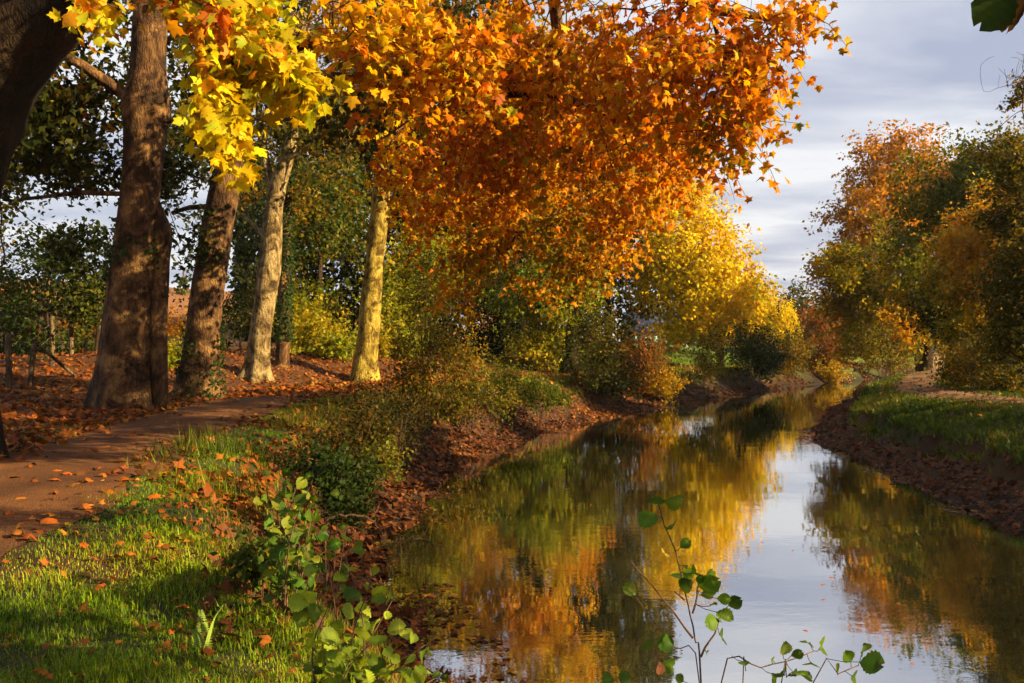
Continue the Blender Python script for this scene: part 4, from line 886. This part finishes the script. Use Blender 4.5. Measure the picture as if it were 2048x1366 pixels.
# ------------------------------------------------------------------ grass
def blades(name, label, P, hgt, wid, col, lean=.5, cat='grass', split=9.0):
    n = len(P); a = rng.random(n)*6.283; dv = np.stack([np.cos(a), np.sin(a), np.zeros(n)], 1); sd = np.stack([-np.sin(a), np.cos(a), np.zeros(n)], 1)
    le = (rng.random(n)*lean+.1)[:, None]
    up = np.array([0, 0, 1.0]); h = hgt[:, None]; w_ = wid[:, None]
    b = P-up*.01
    m = P+up*h*.55+dv*h*le*.35; tp = P+up*h*(1-.35*le)+dv*h*le*1.1
    near = P[:, 1] < split; acc = Acc()
    V = np.stack([b-sd*w_, b+sd*w_, m-sd*w_*.8, m+sd*w_*.8, tp], 1)[near]; nn = len(V)
    if nn: acc.add(V.reshape(-1, 3), (np.arange(nn)[:, None, None]*5+np.array([[0, 1, 3], [0, 3, 2], [2, 3, 4]])).reshape(-1, 3), None, np.repeat(col[near], 5, 0))
    V = np.stack([b-sd*w_, b+sd*w_, tp], 1)[~near]; nf = len(V)
    if nf: acc.add(V.reshape(-1, 3), (np.arange(nf)[:, None]*3+np.arange(3)[None]), None, np.repeat(col[~near], 3, 0))
    return tag(acc.build(name, M_grass), label, cat, kind='stuff')
PAL_GR = [(2, .06, .13, .007), (3, .14, .25, .009), (3, .25, .36, .011), (1.8, .40, .42, .016), (.6, .42, .27, .04)]
PAL_STRAW = [(1, .10, .13, .015), (2, .22, .15, .04), (2, .30, .18, .05), (1, .20, .085, .022)]
n = 850000
y = np.exp(rng.uniform(math.log(2.6), math.log(40), n)); x = rng.uniform(-9.5, 4.5, n)
vis = (np.abs(x) < y*.68+1.2); x, y = x[vis], y[vis]
sL_, sR_, pL_, pR_ = zones(x, y); k_ = kf(y); s_ = sL_/k_
P_ = np.stack([x, y], 1); patch = sinnoise(P_, 1.5, 401)
edge_n = .14*sinnoise(P_, 3.1, 402)+.1*rng.normal(size=len(x))
ok = (sL_ > 0) & (((pL_ < -(PW-.06)+edge_n) & (s_ > 1.45+.4*patch)) | ((pL_ > PW+edge_n*.6) & (pL_ < 2.6) & (rng.random(len(x)) < .35*(1-smooth(1.5, 2.6, pL_)))))
ok &= rng.random(len(x)) < np.where(patch > .55, .4, 1.0)*np.where(s_ < 2.3, np.where(y > 6.5, .35, .8), 1)*np.where(y > 12, .8, 1)
x, y, s_, patch, pL_ = x[ok], y[ok], s_[ok], patch[ok], pL_[ok]
z = height(x, y); P3 = np.stack([x, y, z], 1)
lip = 1-smooth(1.6, 2.6, s_)
hg = (.027+.066*rng.random(len(x))**2.4)*(1+1.5*lip)*np.clip(1+.45*sinnoise(P3[:, :2], 5, 403), .4, 2.2)*np.where(np.abs(pL_) < 1.6, .7, 1)
cl = palette(len(x), PAL_GR, .16, .9*sinnoise(P3[:, :2], 1.1, 404)); cs = palette(len(x), PAL_STRAW, .15)
st_ = rng.random(len(x)) < .55*lip*(y < 9)+.10*lip+.04; cl[st_] = cs[st_]
blades('grass', 'green grass on the verge between towpath and canal', P3, np.clip(hg, .02, .3), .0009+.00042*y*(.5+.8*rng.random(len(x))), cl, .9)
n = 170000
y = rng.uniform(9, 34, n)**1.0; y = np.where(rng.random(n) < .3, rng.uniform(30, 75, n), y); x = rng.uniform(8, 19, n)+np.where(y > 28, (y-28)*.5, 0)
sL_, sR_, pL_, pR_ = zones(x, y); P_ = np.stack([x, y], 1)
ok = (sR_ > 1.25+.1*rng.normal(size=n)) & (np.abs(pR_) > .85+.15*rng.normal(size=n)) & (pR_ > -2.4) & (np.abs(x) < y*.72)
x, y, u_ = x[ok], y[ok], sR_[ok]; z = height(x, y); P3 = np.stack([x, y, z], 1)
cl = palette(len(x), [(2, .05, .09, .008), (3, .085, .14, .010), (2, .14, .19, .012), (1, .22, .19, .02)], .16, sinnoise(P3[:, :2], .9, 406))
over = 1-smooth(1.2, 1.7, u_)
blades('grass', 'grass covering the top of the right bank', P3, (.06+.10*rng.random(len(x)))*(1+.9*over), .008+.0009*y, cl, 1.0)
n = 60000
y = rng.uniform(27, 66, n); x = rng.uniform(-4, 26, n)
sL_, sR_, pL_, pR_ = zones(x, y); ok = (sL_ > 1.6) & (((np.abs(pL_) > 1.0) & (pL_ < 7) & (pL_ > -2.5)) | ((y > 42) & (pL_ < 16))) & (np.abs(x) < y*.4)
x, y = x[ok], y[ok]; P3 = np.stack([x, y, height(x, y)], 1)
blades('grass', 'sunlit lawn and verge grass beyond the towpath bend', P3, .08+.10*rng.random(len(x)), .03+.012*rng.random(len(x)), palette(len(x), [(2, .13, .22, .01), (3, .20, .32, .012), (2, .30, .36, .015), (.6, .36, .28, .03)], .15, sinnoise(P3[:, :2], .7, 407)), .9)

q = along(LEFT, 9, 60, 1.3, 3.4, 16000); q = q[sinnoise(q, 1.1, 420) > .1]
P3 = np.stack([q[:, 0], q[:, 1], height(q[:, 0], q[:, 1])], 1)
blades('grass', 'tall dry and green grass tufts along the edge of the left bank', P3, .16+.38*rng.random(len(q))**1.8, .004+.0006*q[:, 1], palette(len(q), [(2, .08, .12, .01), (2, .17, .19, .012), (2, .30, .22, .03), (1.5, .36, .22, .04)], .18, sinnoise(P3[:, :2], .8, 421)), .9)
n = 5000; y = np.exp(rng.uniform(math.log(3.2), math.log(14), n)); x = rng.uniform(-6, 1, n); sL_, sR_, pL_, pR_ = zones(x, y)
ok = (pL_ < -PW) & (sL_/kf(y) > 2.2) & (sinnoise(np.stack([x, y], 1), 2.2, 425) > .35); x, y = x[ok], y[ok]
nr, t = leaf_basis(len(x), 1.2, -.3); o = leaves_mesh('weeds', OVAL, np.stack([x, y, height(x, y)+.015+.03*rng.random(len(x))], 1), nr, t, .04+.045*rng.random(len(x)), palette(len(x), PAL_GREEN, .2), M_leaf)
tag(o, 'broad leaved weeds growing through the verge grass', 'weeds', kind='stuff')
# ------------------------------------------------------------------ leaf litter
PAL_LIT = [(3, .27, .075, .012), (3, .34, .105, .014), (2, .18, .05, .011), (1.5, .42, .18, .02), (1, .11, .04, .012)]
PAL_LITD = [(3, .12, .042, .015), (3, .17, .055, .016), (2, .08, .032, .014), (1, .25, .08, .016)]
def litter(name, label, x, y, size, pal, tmpl, tilt=.45, lift=.012, fieldf=.8):
    z = height(x, y); n = len(x)
    ez = .08; gx_ = (height(x+ez, y)-z)/ez; gy_ = (height(x, y+ez)-z)/ez
    nr = unit(np.stack([-gx_, -gy_, np.ones(n)], 1)+rng.normal(size=(n, 3))*tilt); nr[:, 2] = np.abs(nr[:, 2]); nr = unit(nr)
    t = rng.normal(size=(n, 3)); t = unit(t-(t*nr).sum(1, keepdims=True)*nr)
    pos = np.stack([x, y, z+lift+.03*rng.random(n)], 1)
    cl = palette(n, pal, .2, .8*sinnoise(pos[:, :2], fieldf, 501))
    o = leaves_mesh(name, tmpl, pos, nr, t, size, cl, M_litter, edge=cl*.6, edge_amt=.7)
    return tag(o, label, 'leaf litter', kind='stuff')
n = 250000
y = np.exp(rng.uniform(math.log(3), math.log(46), n)); x = rng.uniform(-20, 9, n)
vis = (np.abs(x) < y*.66+.8); x, y = x[vis], y[vis]
sL_, sR_, pL_, pR_ = zones(x, y); k_ = kf(y); s_ = sL_/k_; P_ = np.stack([x, y], 1)
patch = sinnoise(P_, 1.25, 410)
dens = np.where(pL_ > PW-.15, .8, np.where(np.abs(pL_) < PW, .03+.10*smooth(.5, 1.0, np.abs(pL_))+.12*smooth(16, 30, y), np.where(s_ < 2.4, .85, .06+.22*smooth(.3, 1.0, patch)+.25*smooth(14, 24, y))))
drift = smooth(.1, .8, sinnoise(P_, 2.3, 411)+.25*sinnoise(P_, 6, 412))
dens = np.where((s_ < 2.5) & (s_ > 1.0), dens*.35+.55*drift+.1, dens)
dens *= np.where(s_ < .15, .25, 1)*np.where((y > 43) & (x > 2), 0, 1)*np.where((y < 7) & (s_ > 2), .5, 1)
ok = (sL_ > .02) & (rng.random(len(x)) < dens*.7)
x, y, s_ = x[ok], y[ok], s_[ok]
near = (y < 9.5)
litter('leaf_litter', 'dry orange leaves scattered near the camera on the left bank', x[near], y[near], (.04+.055*rng.random(near.sum()))*np.clip(y[near]/6.5, .5, 1), PAL_LIT, P_MID)
low = (~near) & (s_ < 1.25); hi = (~near) & ~low
litter('leaf_litter', 'brown leaves coating the muddy edge of the left bank', x[low], y[low], .09+.09*rng.random(low.sum()), PAL_LITD, P_LO)
litter('leaf_litter', 'carpet of orange leaves under the plane trees', x[hi], y[hi], .10+.10*rng.random(hi.sum()), PAL_LIT, P_LO)
n = 60000
y = rng.uniform(9, 40, n); x = rng.uniform(8, 17, n)+np.where(y > 28, (y-28)*.5, 0)
sL_, sR_, pL_, pR_ = zones(x, y)
dens = np.where(sR_ < 1.25, .75, np.where(np.abs(pR_) < 1.0, .06, .012+.10*(np.abs(pR_) < 1.4)))
ok = (sR_ > -.25) & (rng.random(n) < dens) & (x < y*.7)
x, y, u_ = x[ok], y[ok], sR_[ok]; b_ = u_ < 1.3
litter('leaf_litter', 'dark brown leaves on the mud shelf of the right bank', x[b_], y[b_], .08+.07*rng.random(b_.sum()), PAL_LITD, P_LO, .5)
litter('leaf_litter', 'fallen leaves along the right towpath', x[~b_], y[~b_], .09+.07*rng.random((~b_).sum()), PAL_LIT, P_LO, .4, .05)

q = along(LEFT, 4.5, 40, -.35, 2.0, 15000)
litter('leaf_litter', 'wet brown leaves on the mud shelf of the near left bank', q[:, 0], q[:, 1], .07+.09*rng.random(len(q)), PAL_LITD+[(1.5, .34, .11, .014)], P_LO, .5)
q = along(LEFT, 38, 80, .05, 2.6, 7000)
litter('leaf_litter', 'brown leaves on the far muddy edge of the left bank', q[:, 0], q[:, 1], .13+.12*rng.random(len(q)), PAL_LITD, P_LO, .5)
q = along(PATHL, 24, 44, -2.2, 1.8, 8000)
litter('leaf_litter', 'orange leaves along the far bend of the left towpath', q[:, 0], q[:, 1], .12+.1*rng.random(len(q)), PAL_LIT, P_LO, .4, .06)

for line, a_, b_, lab in ((LEFT, -.75, -.02, 'raft of brown leaves afloat along the left water edge'), (RIGHT, .02, .6, 'raft of brown leaves afloat along the right water edge')):
    q = along(line, 5, 50, a_, b_, 2600); q = q[sinnoise(q, 1.4, 430) > .25]; m = len(q)
    nr = unit(np.array([0, 0, 1.0])+rng.normal(size=(m, 3))*.06); t = rng.normal(size=(m, 3)); t = unit(t-(t*nr).sum(1, keepdims=True)*nr)
    o = leaves_mesh('floating_leaves', P_LO, np.stack([q[:, 0], q[:, 1], .012+.01*rng.random(m)], 1), nr, t, .06+.07*rng.random(m), palette(m, PAL_LITD+[(1.5, .40, .2, .02)], .2), M_litter); tag(o, lab, 'leaves', kind='stuff')
# single fallen leaves that stand out
FL = palette(14, [(2, .42, .15, .016), (2, .40, .11, .012), (1, .50, .28, .03), (1, .28, .07, .012)], .1)
def fallen(px, py, zref, group, label, size=None, name='fallen_leaf'):
    d = (CAMZ-zref)*FPX/(py-683); x_ = (px-1024)/FPX*d
    g = hz(x_, d) if zref > 0.1 else 0.0
    onp = abs(sdist(np.array([[x_, d]]), PATHL)[0]) < PW
    if onp: g = g+.04
    nr_ = unit(np.array([0, 0, 1.0])+rng.normal(size=3)*(.28 if zref > .1 else .05)); t_ = rng.normal(size=3); t_ = unit(t_-(t_@nr_)*nr_)
    q = int(rng.integers(0, 14)); sz = size or .11+.06*rng.random()
    me = leaf_mesh(('fall', q, q % 2), P_HI, FL[q], FL[q]*.6, M_litter, 1.3+1.3*(q % 2), .4)
    o = place_leaf(me, np.array([x_, d, g+(.03 if zref > .1 else .006)+(0 if onp or zref < .1 else .05)]), t_, nr_, sz, None, None, name)
    c_ = FL[q]; g_ = c_[1]/c_[0]; cn = 'yellow' if g_ > .48 else ('orange' if g_ > .33 else ('red orange' if c_[0] > .25 else 'rust brown'))
    return tag(o, label.replace('COLOUR', cn).replace('PLACE', 'nearest the camera' if d < 6.5 else ('farther along' if d > 9 else 'in the sunny middle')), 'leaf', group)
pts = [(40, 1000), (108, 990), (115, 945), (60, 935), (150, 925), (195, 940), (205, 955), (225, 950), (240, 960), (85, 1045), (165, 1020), (12, 1030), (35, 1070), (150, 975), (185, 905), (115, 965), (250, 925), (280, 935), (310, 915), (330, 885), (360, 870), (270, 890), (230, 900), (300, 870), (400, 850), (20, 960), (75, 965), (140, 950), (170, 965), (215, 985), (62, 1080), (110, 1035)]
for px_, py_ in pts: fallen(px_, py_, 1.43, 'leaves lying on the gravel path', 'COLOUR plane leaf lying on the brown gravel towpath PLACE')
for k in range(44):
    py_ = 930+400*rng.random()**1.5; px_ = np.interp(py_, [930, 1050, 1366], [330, 160, 30])+np.interp(py_, [930, 1100, 1366], [180, 370, 560])*rng.random()
    fallen(px_, py_, 1.38, 'leaves lying in the verge grass', 'COLOUR plane leaf lying in the green verge grass PLACE', (.06+.05*rng.random())*np.interp(py_, [950, 1300], [1.15, .8]))
for px_, py_ in [(1523, 1085), (1658, 1155), (1651, 1169), (1585, 1102), (1643, 1200), (1607, 1260), (1791, 1207), (1682, 955), (1820, 1328), (1060, 950), (1290, 900), (1180, 1010), (980, 1060), (1400, 870)]:
    fallen(px_, py_, 0, 'leaves floating on the canal', 'small %s leaf floating on the canal where %s is mirrored' % ('COLOUR', 'the bright sky' if 1480 < px_ < 1700 and py_ > 900 else ('the right bank' if px_ > 1700 else 'the left bank foliage')), .07+.05*rng.random(), 'floating_leaf')

# ------------------------------------------------------------------ alder shoots in front of the water
def z8(a, b): return 1200+a*.3418, 900+b*.3418
def shoot(label, d, rootpt, stems, items, key):
    g = hz(rootpt[0], rootpt[1]); org = np.array([rootpt[0], rootpt[1], g])
    root = thing('alder_shoot', label, 'sapling', org, 'alder shoots in front of the water')
    S = []
    for k, s_ in enumerate(stems):
        P_ = [Wp(*z8(a, b), d+.015*i) for i, (a, b) in enumerate(s_)]
        if k == 0 or s_[0][1] > 1350: P_ = [org+np.array([.01*k, 0, -.05]), org*.45+P_[0]*.55+np.array([.03*rng.normal(), 0, -.1])]+P_
        c_ = catmull(P_, .03); acc = Acc(); r0 = .0075 if k == 0 else .0035
        tube(acc, c_+.0012*rng.normal(size=c_.shape), np.linspace(r0, .0016, len(c_)), 6); acc.build('stem', M_stem, root, False, org); S.append(P_)
    near_leaves(root, org, [(*z8(a, b), c_*.3418*1.08, *r_) for a, b, c_, *r_ in items], S, PAL_ALD, d, key, .05)
shoot('tall upright alder shoot rising in front of the golden reflection', 2.45, (.52, 2.5),
      [[(592, 1375), (555, 1100), (500, 850), (440, 590), (375, 440), (345, 320)], [(545, 1100), (370, 870), (175, 648)], [(583, 1375), (430, 1150), (300, 980), (212, 862)], [(588, 1210), (640, 1110), (690, 1040), (690, 950)], [(545, 960), (565, 850), (575, 800)], [(500, 880), (430, 822)], [(322, 1375), (330, 1200)]],
      [(325, 300, 100), (430, 300, 115), (290, 400, 115), (420, 445, 85), (495, 550, 65), (485, 680, 50), (450, 740, 80), (510, 720, 70), (560, 715, 90), (640, 740, 80), (630, 785, 120), (495, 795, 90), (625, 840, 70), (180, 820, 80), (660, 905, 45), (720, 870, 70), (785, 895, 80), (725, 965, 90), (660, 1005, 95), (715, 1090, 95), (625, 1185, 35), (280, 1145, 90), (395, 1130, 100), (400, 1260, 90), (352, 1275, 65, (.30, .12, .06)), (470, 1340, 55), (50, 1345, 75), (150, 1340, 90), (380, 605, 60, (.34, .26, .04)), (700, 985, 60), (590, 760, 70)], 'shA')
shoot('alder shoot leaning right along the bottom edge', 2.4, (.50, 2.35),
      [[(700, 1390), (940, 1270), (1090, 1240), (1250, 1175)], [(835, 1375), (850, 1290)], [(1060, 1375), (1090, 1330), (1130, 1300)]],
      [(840, 1245, 65), (1010, 1230, 42), (1080, 1170, 80, (.24, .32, .05)), (1150, 1195, 65), (1215, 1130, 80), (1300, 1150, 105), (1235, 1255, 95), (1080, 1275, 75), (1030, 1330, 95), (1165, 1305, 85), (1210, 1325, 65), (1130, 1310, 65)], 'shB')
shoot('short alder shoot at the bottom edge below the sky reflection', 2.4, (.62, 2.3),
      [[(1240, 1390), (1390, 1310), (1510, 1265)]],
      [(1390, 1285, 65), (1455, 1215, 80), (1545, 1170, 90), (1580, 1245, 140), (1490, 1330, 85)], 'shC')

def alder_bush(label, d, rootpx, tips, lsz, per, pal, key, name='alder_bush'):
    b = Wp(*rootpx, d); g = hz(b[0], b[1]); org = np.array([b[0], b[1], g])
    root = thing(name, label, 'shrub', org, 'alder bushes at the bank edge')
    cols = palette(10, pal, .14); q = 0
    for k, (px, py) in enumerate(tips):
        tip = Wp(px, py, d+.25*rng.normal()); base = org+np.array([.05*rng.normal(), .05*rng.normal(), -.05])
        mid = base*.5+tip*.5+np.array([.05*rng.normal(), .05*rng.normal(), .12])
        c_ = catmull([base, mid, tip], .03); acc = Acc(); tube(acc, c_, np.linspace(.007, .0016, len(c_)), 5); acc.build('stem', M_stem, root, False, org)
        for j in range(per):
            f_ = .30+.70*(j+rng.random()*.6)/per; p = c_[min(len(c_)-1, int(f_*len(c_)))]
            t_ = unit(rng.normal(size=3)+np.array([0, -.25, .15])); nr_ = unit(np.array([.35, -.7, .75])+rng.normal(size=3)*.5); nr_ = unit(nr_-(nr_@t_)*t_)
            L = lsz*(.6+.7*rng.random()); me = leaf_mesh((key, q % 10, q % 3), ALDER, cols[q % 10], np.clip(cols[q % 10]*1.6, 0, 1), M_leaf, .7+.5*(q % 3), .5)
            bp = p+t_*(.02+.05*rng.random()); place_leaf(me, bp, t_, nr_, L, root, org); q += 1
PAL_ALB = [(2, .08, .15, .014), (3, .15, .24, .018), (2, .24, .34, .024), (1, .36, .42, .04)]
alder_bush('leafy alder bush with pale lit leaves at the bottom centre left', 3.3, (700, 1480), [(685, 1090), (655, 1120), (740, 1165), (790, 1190), (640, 1250), (850, 1290), (770, 1255), (700, 1300), (810, 1330), (880, 1350), (660, 1200), (730, 1350)], .056, 19, PAL_ALB, 'buA')
alder_bush('rounded green alder bush on the slope above the dark water edge', 5.4, (575, 1190), [(560, 935), (600, 950), (640, 985), (575, 1000), (620, 1040), (545, 1020), (655, 1055), (590, 975), (625, 960), (535, 985), (600, 1080), (640, 1100)], .066, 15, PAL_ALD, 'buB')
shrub('nettle_clump', 'low dark green herb clump beside the verge edge', 520, 1160, 5.8, [ell(520, 1125, 5.8, 42, 32, .2)], 70, 12, .05, PAL_GREEN, 130, stems=8, sig=.05, r=.004, cat='plant')
shrub('bramble_bush', 'dark tangled undergrowth at the water edge left of the reflections', 660, 1010, 9.5, [ell(665, 985, 9.5, 50, 60, .4), ell(640, 940, 10.5, 60, 50, .4), ell(720, 960, 11, 40, 40, .4), ell(700, 1020, 10, 40, 35, .35), ell(770, 930, 13, 35, 30, .4)], 260, 18, .055, PAL_GREEN, 131, stems=8, sig=.1, r=.008, group=GS)
# fern frond in the grass
fb = Wp(408, 1345, 4.6); fo = np.array([fb[0], fb[1], hz(fb[0], fb[1])])
fern = thing('fern', 'small yellow green fern frond standing in the verge grass', 'fern', fo)
for k in range(3):
    a_ = k*2.1; tipv = fo+np.array([.10*math.cos(a_), .10*math.sin(a_), .26-.05*k]); c_ = catmull([fo, fo*.5+tipv*.5+np.array([0, 0, .05]), tipv], .012)
    acc = Acc(); tube(acc, c_, .0015, 4)
    for j in range(3, len(c_)):
        f_ = 1-j/len(c_)
        for sgn in (-1, 1):
            u_ = np.array([-math.sin(a_), math.cos(a_), .1])*sgn*(.012+.05*f_)
            acc.add([c_[j], c_[j]+u_*.5+[0, 0, .008], c_[j]+u_, c_[j]+u_*.5-[0, 0, .008]], [[0, 1, 2], [0, 2, 3]])
    o = acc.build('frond', flat_mat('fern_green', (.20, .28, .04), .6), fern, True, fo)
# dead twigs reaching over the water
for k, (label, P_) in enumerate([('bare dark twig poking out of the left water edge', [(770, 1090, 11), (830, 1078, 11), (870, 1088, 11), (900, 1100, 11)]), ('bare twig lying across the bank under the dark shrub', [(650, 1040, 9.2), (690, 1030, 9.2), (740, 1038, 9.4), (770, 1075, 9.8)]), ('bare twig at the corner of the right bank', [(1640, 865, 27), (1646, 850, 27), (1650, 838, 27)])]):
    pts_ = [Wp(*p) for p in P_]; c_ = catmull(pts_, .05); acc = Acc(); tube(acc, c_+.008*rng.normal(size=c_.shape), np.linspace(.016, .005, len(c_)), 6)
    m_ = c_[len(c_)//2]; tube(acc, [m_, m_+[.08, 0, .10], m_+[.12, 0, .2]], [.008, .006, .003], 5)
    o = acc.build('dead_twig', M_twig, None, False); tag(o, label, 'twig', 'bare twigs at the water')

# ------------------------------------------------------------------ fence, poles, house, marker
fx = [(-13.9, 23.6), (-14.7, 26.0), (-15.3, 28.4), (-15.9, 30.8), (-16.6, 33.2), (-17.2, 35.6), (-17.6, 38), (-17.8, 40.4), (-17.7, 42.8), (-17.3, 45.2), (-16.7, 47.6), (-15.9, 50)]
fo = np.array([fx[0][0], fx[0][1], hz(*fx[0])])
fence = thing('fence', 'row of dark weathered wooden fence posts at the left edge of the wood', 'fence', fo)
tops = []
for k, (a_, b_) in enumerate(fx):
    g = hz(a_, b_); h_ = 1.55+.1*rng.normal(); acc = Acc(); le = .04*rng.normal(size=2)
    tube(acc, [(a_, b_, g-.3), (a_+le[0]*.5, b_+le[1]*.5, g+h_*.5), (a_+le[0], b_+le[1], g+h_-.05), (a_+le[0], b_+le[1], g+h_)], [.085, .08, .078, .05], 10)
    acc.build('post', M_post, fence, False, fo); tops.append((a_, b_, g))
for hh in (.5, .95, 1.4):
    acc = Acc(); tube(acc, [(a_-.07, b_, g+hh) for a_, b_, g in tops], .004, 4, False); acc.build('wire', flat_mat('wire_grey', (.2, .19, .18), .5), fence, False, fo)
acc = Acc(); p = tops[1]; tube(acc, [(p[0]+.05, p[1]+.1, p[2]+1.45), (p[0]+1.0, p[1]+1.4, p[2]+.05)], .055, 8); acc.build('brace', M_post, fence, False, fo)

def pole(label, px, base_y, top_y, d, r, ivy):
    b = Wp(px, base_y, d); g = hz(b[0], b[1]); tp = Wp(px, top_y, d); org = np.array([b[0], b[1], g])
    root = thing('utility_pole', label, 'pole', org)
    acc = Acc(); tube(acc, [(b[0], b[1], g-.3), (b[0], b[1], (g+tp[2])/2), (b[0], b[1], tp[2])], [r, r*.9, r*.75], 10); acc.build('pole', M_post, root, False, org)
    acc = Acc(); acc.box((b[0], b[1]-r, tp[2]-.3), (1.4, .1, .12)); acc.build('crossarm', M_post, root, True, org)
    if ivy:
        n = 260; p = np.array([b[0], b[1], g])+np.stack([rng.normal(size=n)*.45, rng.normal(size=n)*.45, rng.random(n)*2.4+.2], 1); nr, t = leaf_basis(n, .3, .5)
        leaves_mesh('ivy', OVAL, p, nr, t, .35+.2*rng.random(n), palette(n, PAL_GREEN), M_leaf, root, org)
pole('utility pole with ivy at its foot standing on the ploughed hill', 367, 604, 535, 118, .16, True)
pole('thin pale pole left of the ivy-clad pole on the ploughed hill', 338, 604, 575, 122, .12, False)

M_wall = flat_mat('render_cream', (.62, .52, .38), .9, 3, .15); M_slate = flat_mat('slate', (.13, .14, .17), .6, 9, .4); M_shut = flat_mat('shutter_turquoise', (.12, .36, .38), .6, 5, .2)
M_glass = flat_mat('window_dark', (.03, .035, .04), .15, 3, .2); M_trim = flat_mat('trim_white', (.6, .58, .52), .7, 4, .15); M_brick = flat_mat('brick_red', (.35, .13, .07), .9, 12, .4)
hc = Wp(1335, 700, 92); g = hz(hc[0], hc[1]); ho = np.array([hc[0], hc[1], g])
house = thing('house', 'small cream house with slate roof and turquoise shutters behind the yellow plane', 'house', ho)
LX, LY, HH = 9.0, 5.5, 2.6
acc = Acc(); acc.box((hc[0], hc[1], g+HH/2-.2), (LX, LY, HH+.4)); 
for sx_ in (-1, 1):
    x0 = hc[0]+sx_*(LX/2); acc.add([(x0, hc[1]-LY/2, g+HH), (x0, hc[1]+LY/2, g+HH), (x0, hc[1], g+HH+1.75)], [[0, 1, 2]])
acc.build('wall', M_wall, house, True, ho)
acc = Acc()
for sy_ in (-1, 1):
    e0 = np.array([0, sy_*(LY/2+.35), HH-.2]); r0 = np.array([0, 0, HH+1.85]); th_ = np.array([0, 0, .12]); V = []
    for sx_ in (-1, 1):
        for q in (e0, r0):
            for t_ in (0, 1): V.append(ho+q+th_*t_+np.array([sx_*(LX/2+.3), 0, 0]))
    acc.add(V, None, [[0, 2, 6, 4], [1, 5, 7, 3], [0, 1, 3, 2], [4, 6, 7, 5], [0, 4, 5, 1], [2, 3, 7, 6]])
roof = acc.build('roof', M_slate, house, True, ho)
acc = Acc(); acc.box(ho+np.array([-3.2, .6, HH+2.0]), (.7, .6, 1.3)); acc.build('chimney', M_brick, roof, True, ho)
for xo in (-3.2, -1.1, 3.0):
    fy = hc[1]-LY/2
    acc = Acc(); acc.box((hc[0]+xo, fy-.02, g+1.45), (.95, .08, 1.25)); win = acc.build('window', M_trim, house, True, ho)
    for sx_ in (-1, 1):
        acc = Acc(); acc.box((hc[0]+xo+sx_*.21, fy-.06, g+1.45), (.34, .03, 1.1)); acc.build('pane', M_glass, win, True, ho)
        acc = Acc(); acc.box((hc[0]+xo+sx_*.75, fy-.04, g+1.45), (.5, .05, 1.3)); acc.build('shutter', M_shut, house, True, ho)
acc = Acc(); acc.box((hc[0]+1.0, fy-.03, g+1.02), (.95, .08, 2.05)); dr = acc.build('door', M_shut, house, True, ho)
acc = Acc(); acc.box((hc[0]+1.35, fy-.09, g+1.0), (.04, .05, .14)); acc.build('handle', M_glass, dr, True, ho)

mb = Wp(1860, 722, 74); g = hz(mb[0], mb[1]); acc = Acc()
tube(acc, [(mb[0], mb[1], g-.1), (mb[0], mb[1], g+.6), (mb[0], mb[1], g+.75), (mb[0], mb[1], g+.82)], [.13, .12, .09, .03], 12)
tag(acc.build('marker_post', flat_mat('marker_white', (.7, .68, .62), .7), None, False), 'small white marker post far along the right towpath', 'post')
wood('small round tree on the sunlit lawn in front of the house', 1357, 725, 70, [ell(1357, 700, 70, 17, 14, .7)], 50, 34, .09, PAL_GREEN, 140, tr=5, sig=.2, group='small trees on the lawn')

# ------------------------------------------------------------------ thin haze in the air
hm, hnt, ho_ = newmat('air')
pv = N(hnt, 'ShaderNodeVolumePrincipled', inp={'Density': 0.00022, 'Color': (.85, .87, .9, 1), 'Anisotropy': .3}); hnt.links.new(pv.outputs[0], ho_.inputs['Volume'])
acc = Acc(); acc.box((0, 600, 18), (2000, 2000, 42)); tag(acc.build('haze', hm), 'thin haze in the autumn air', 'haze', kind='stuff')
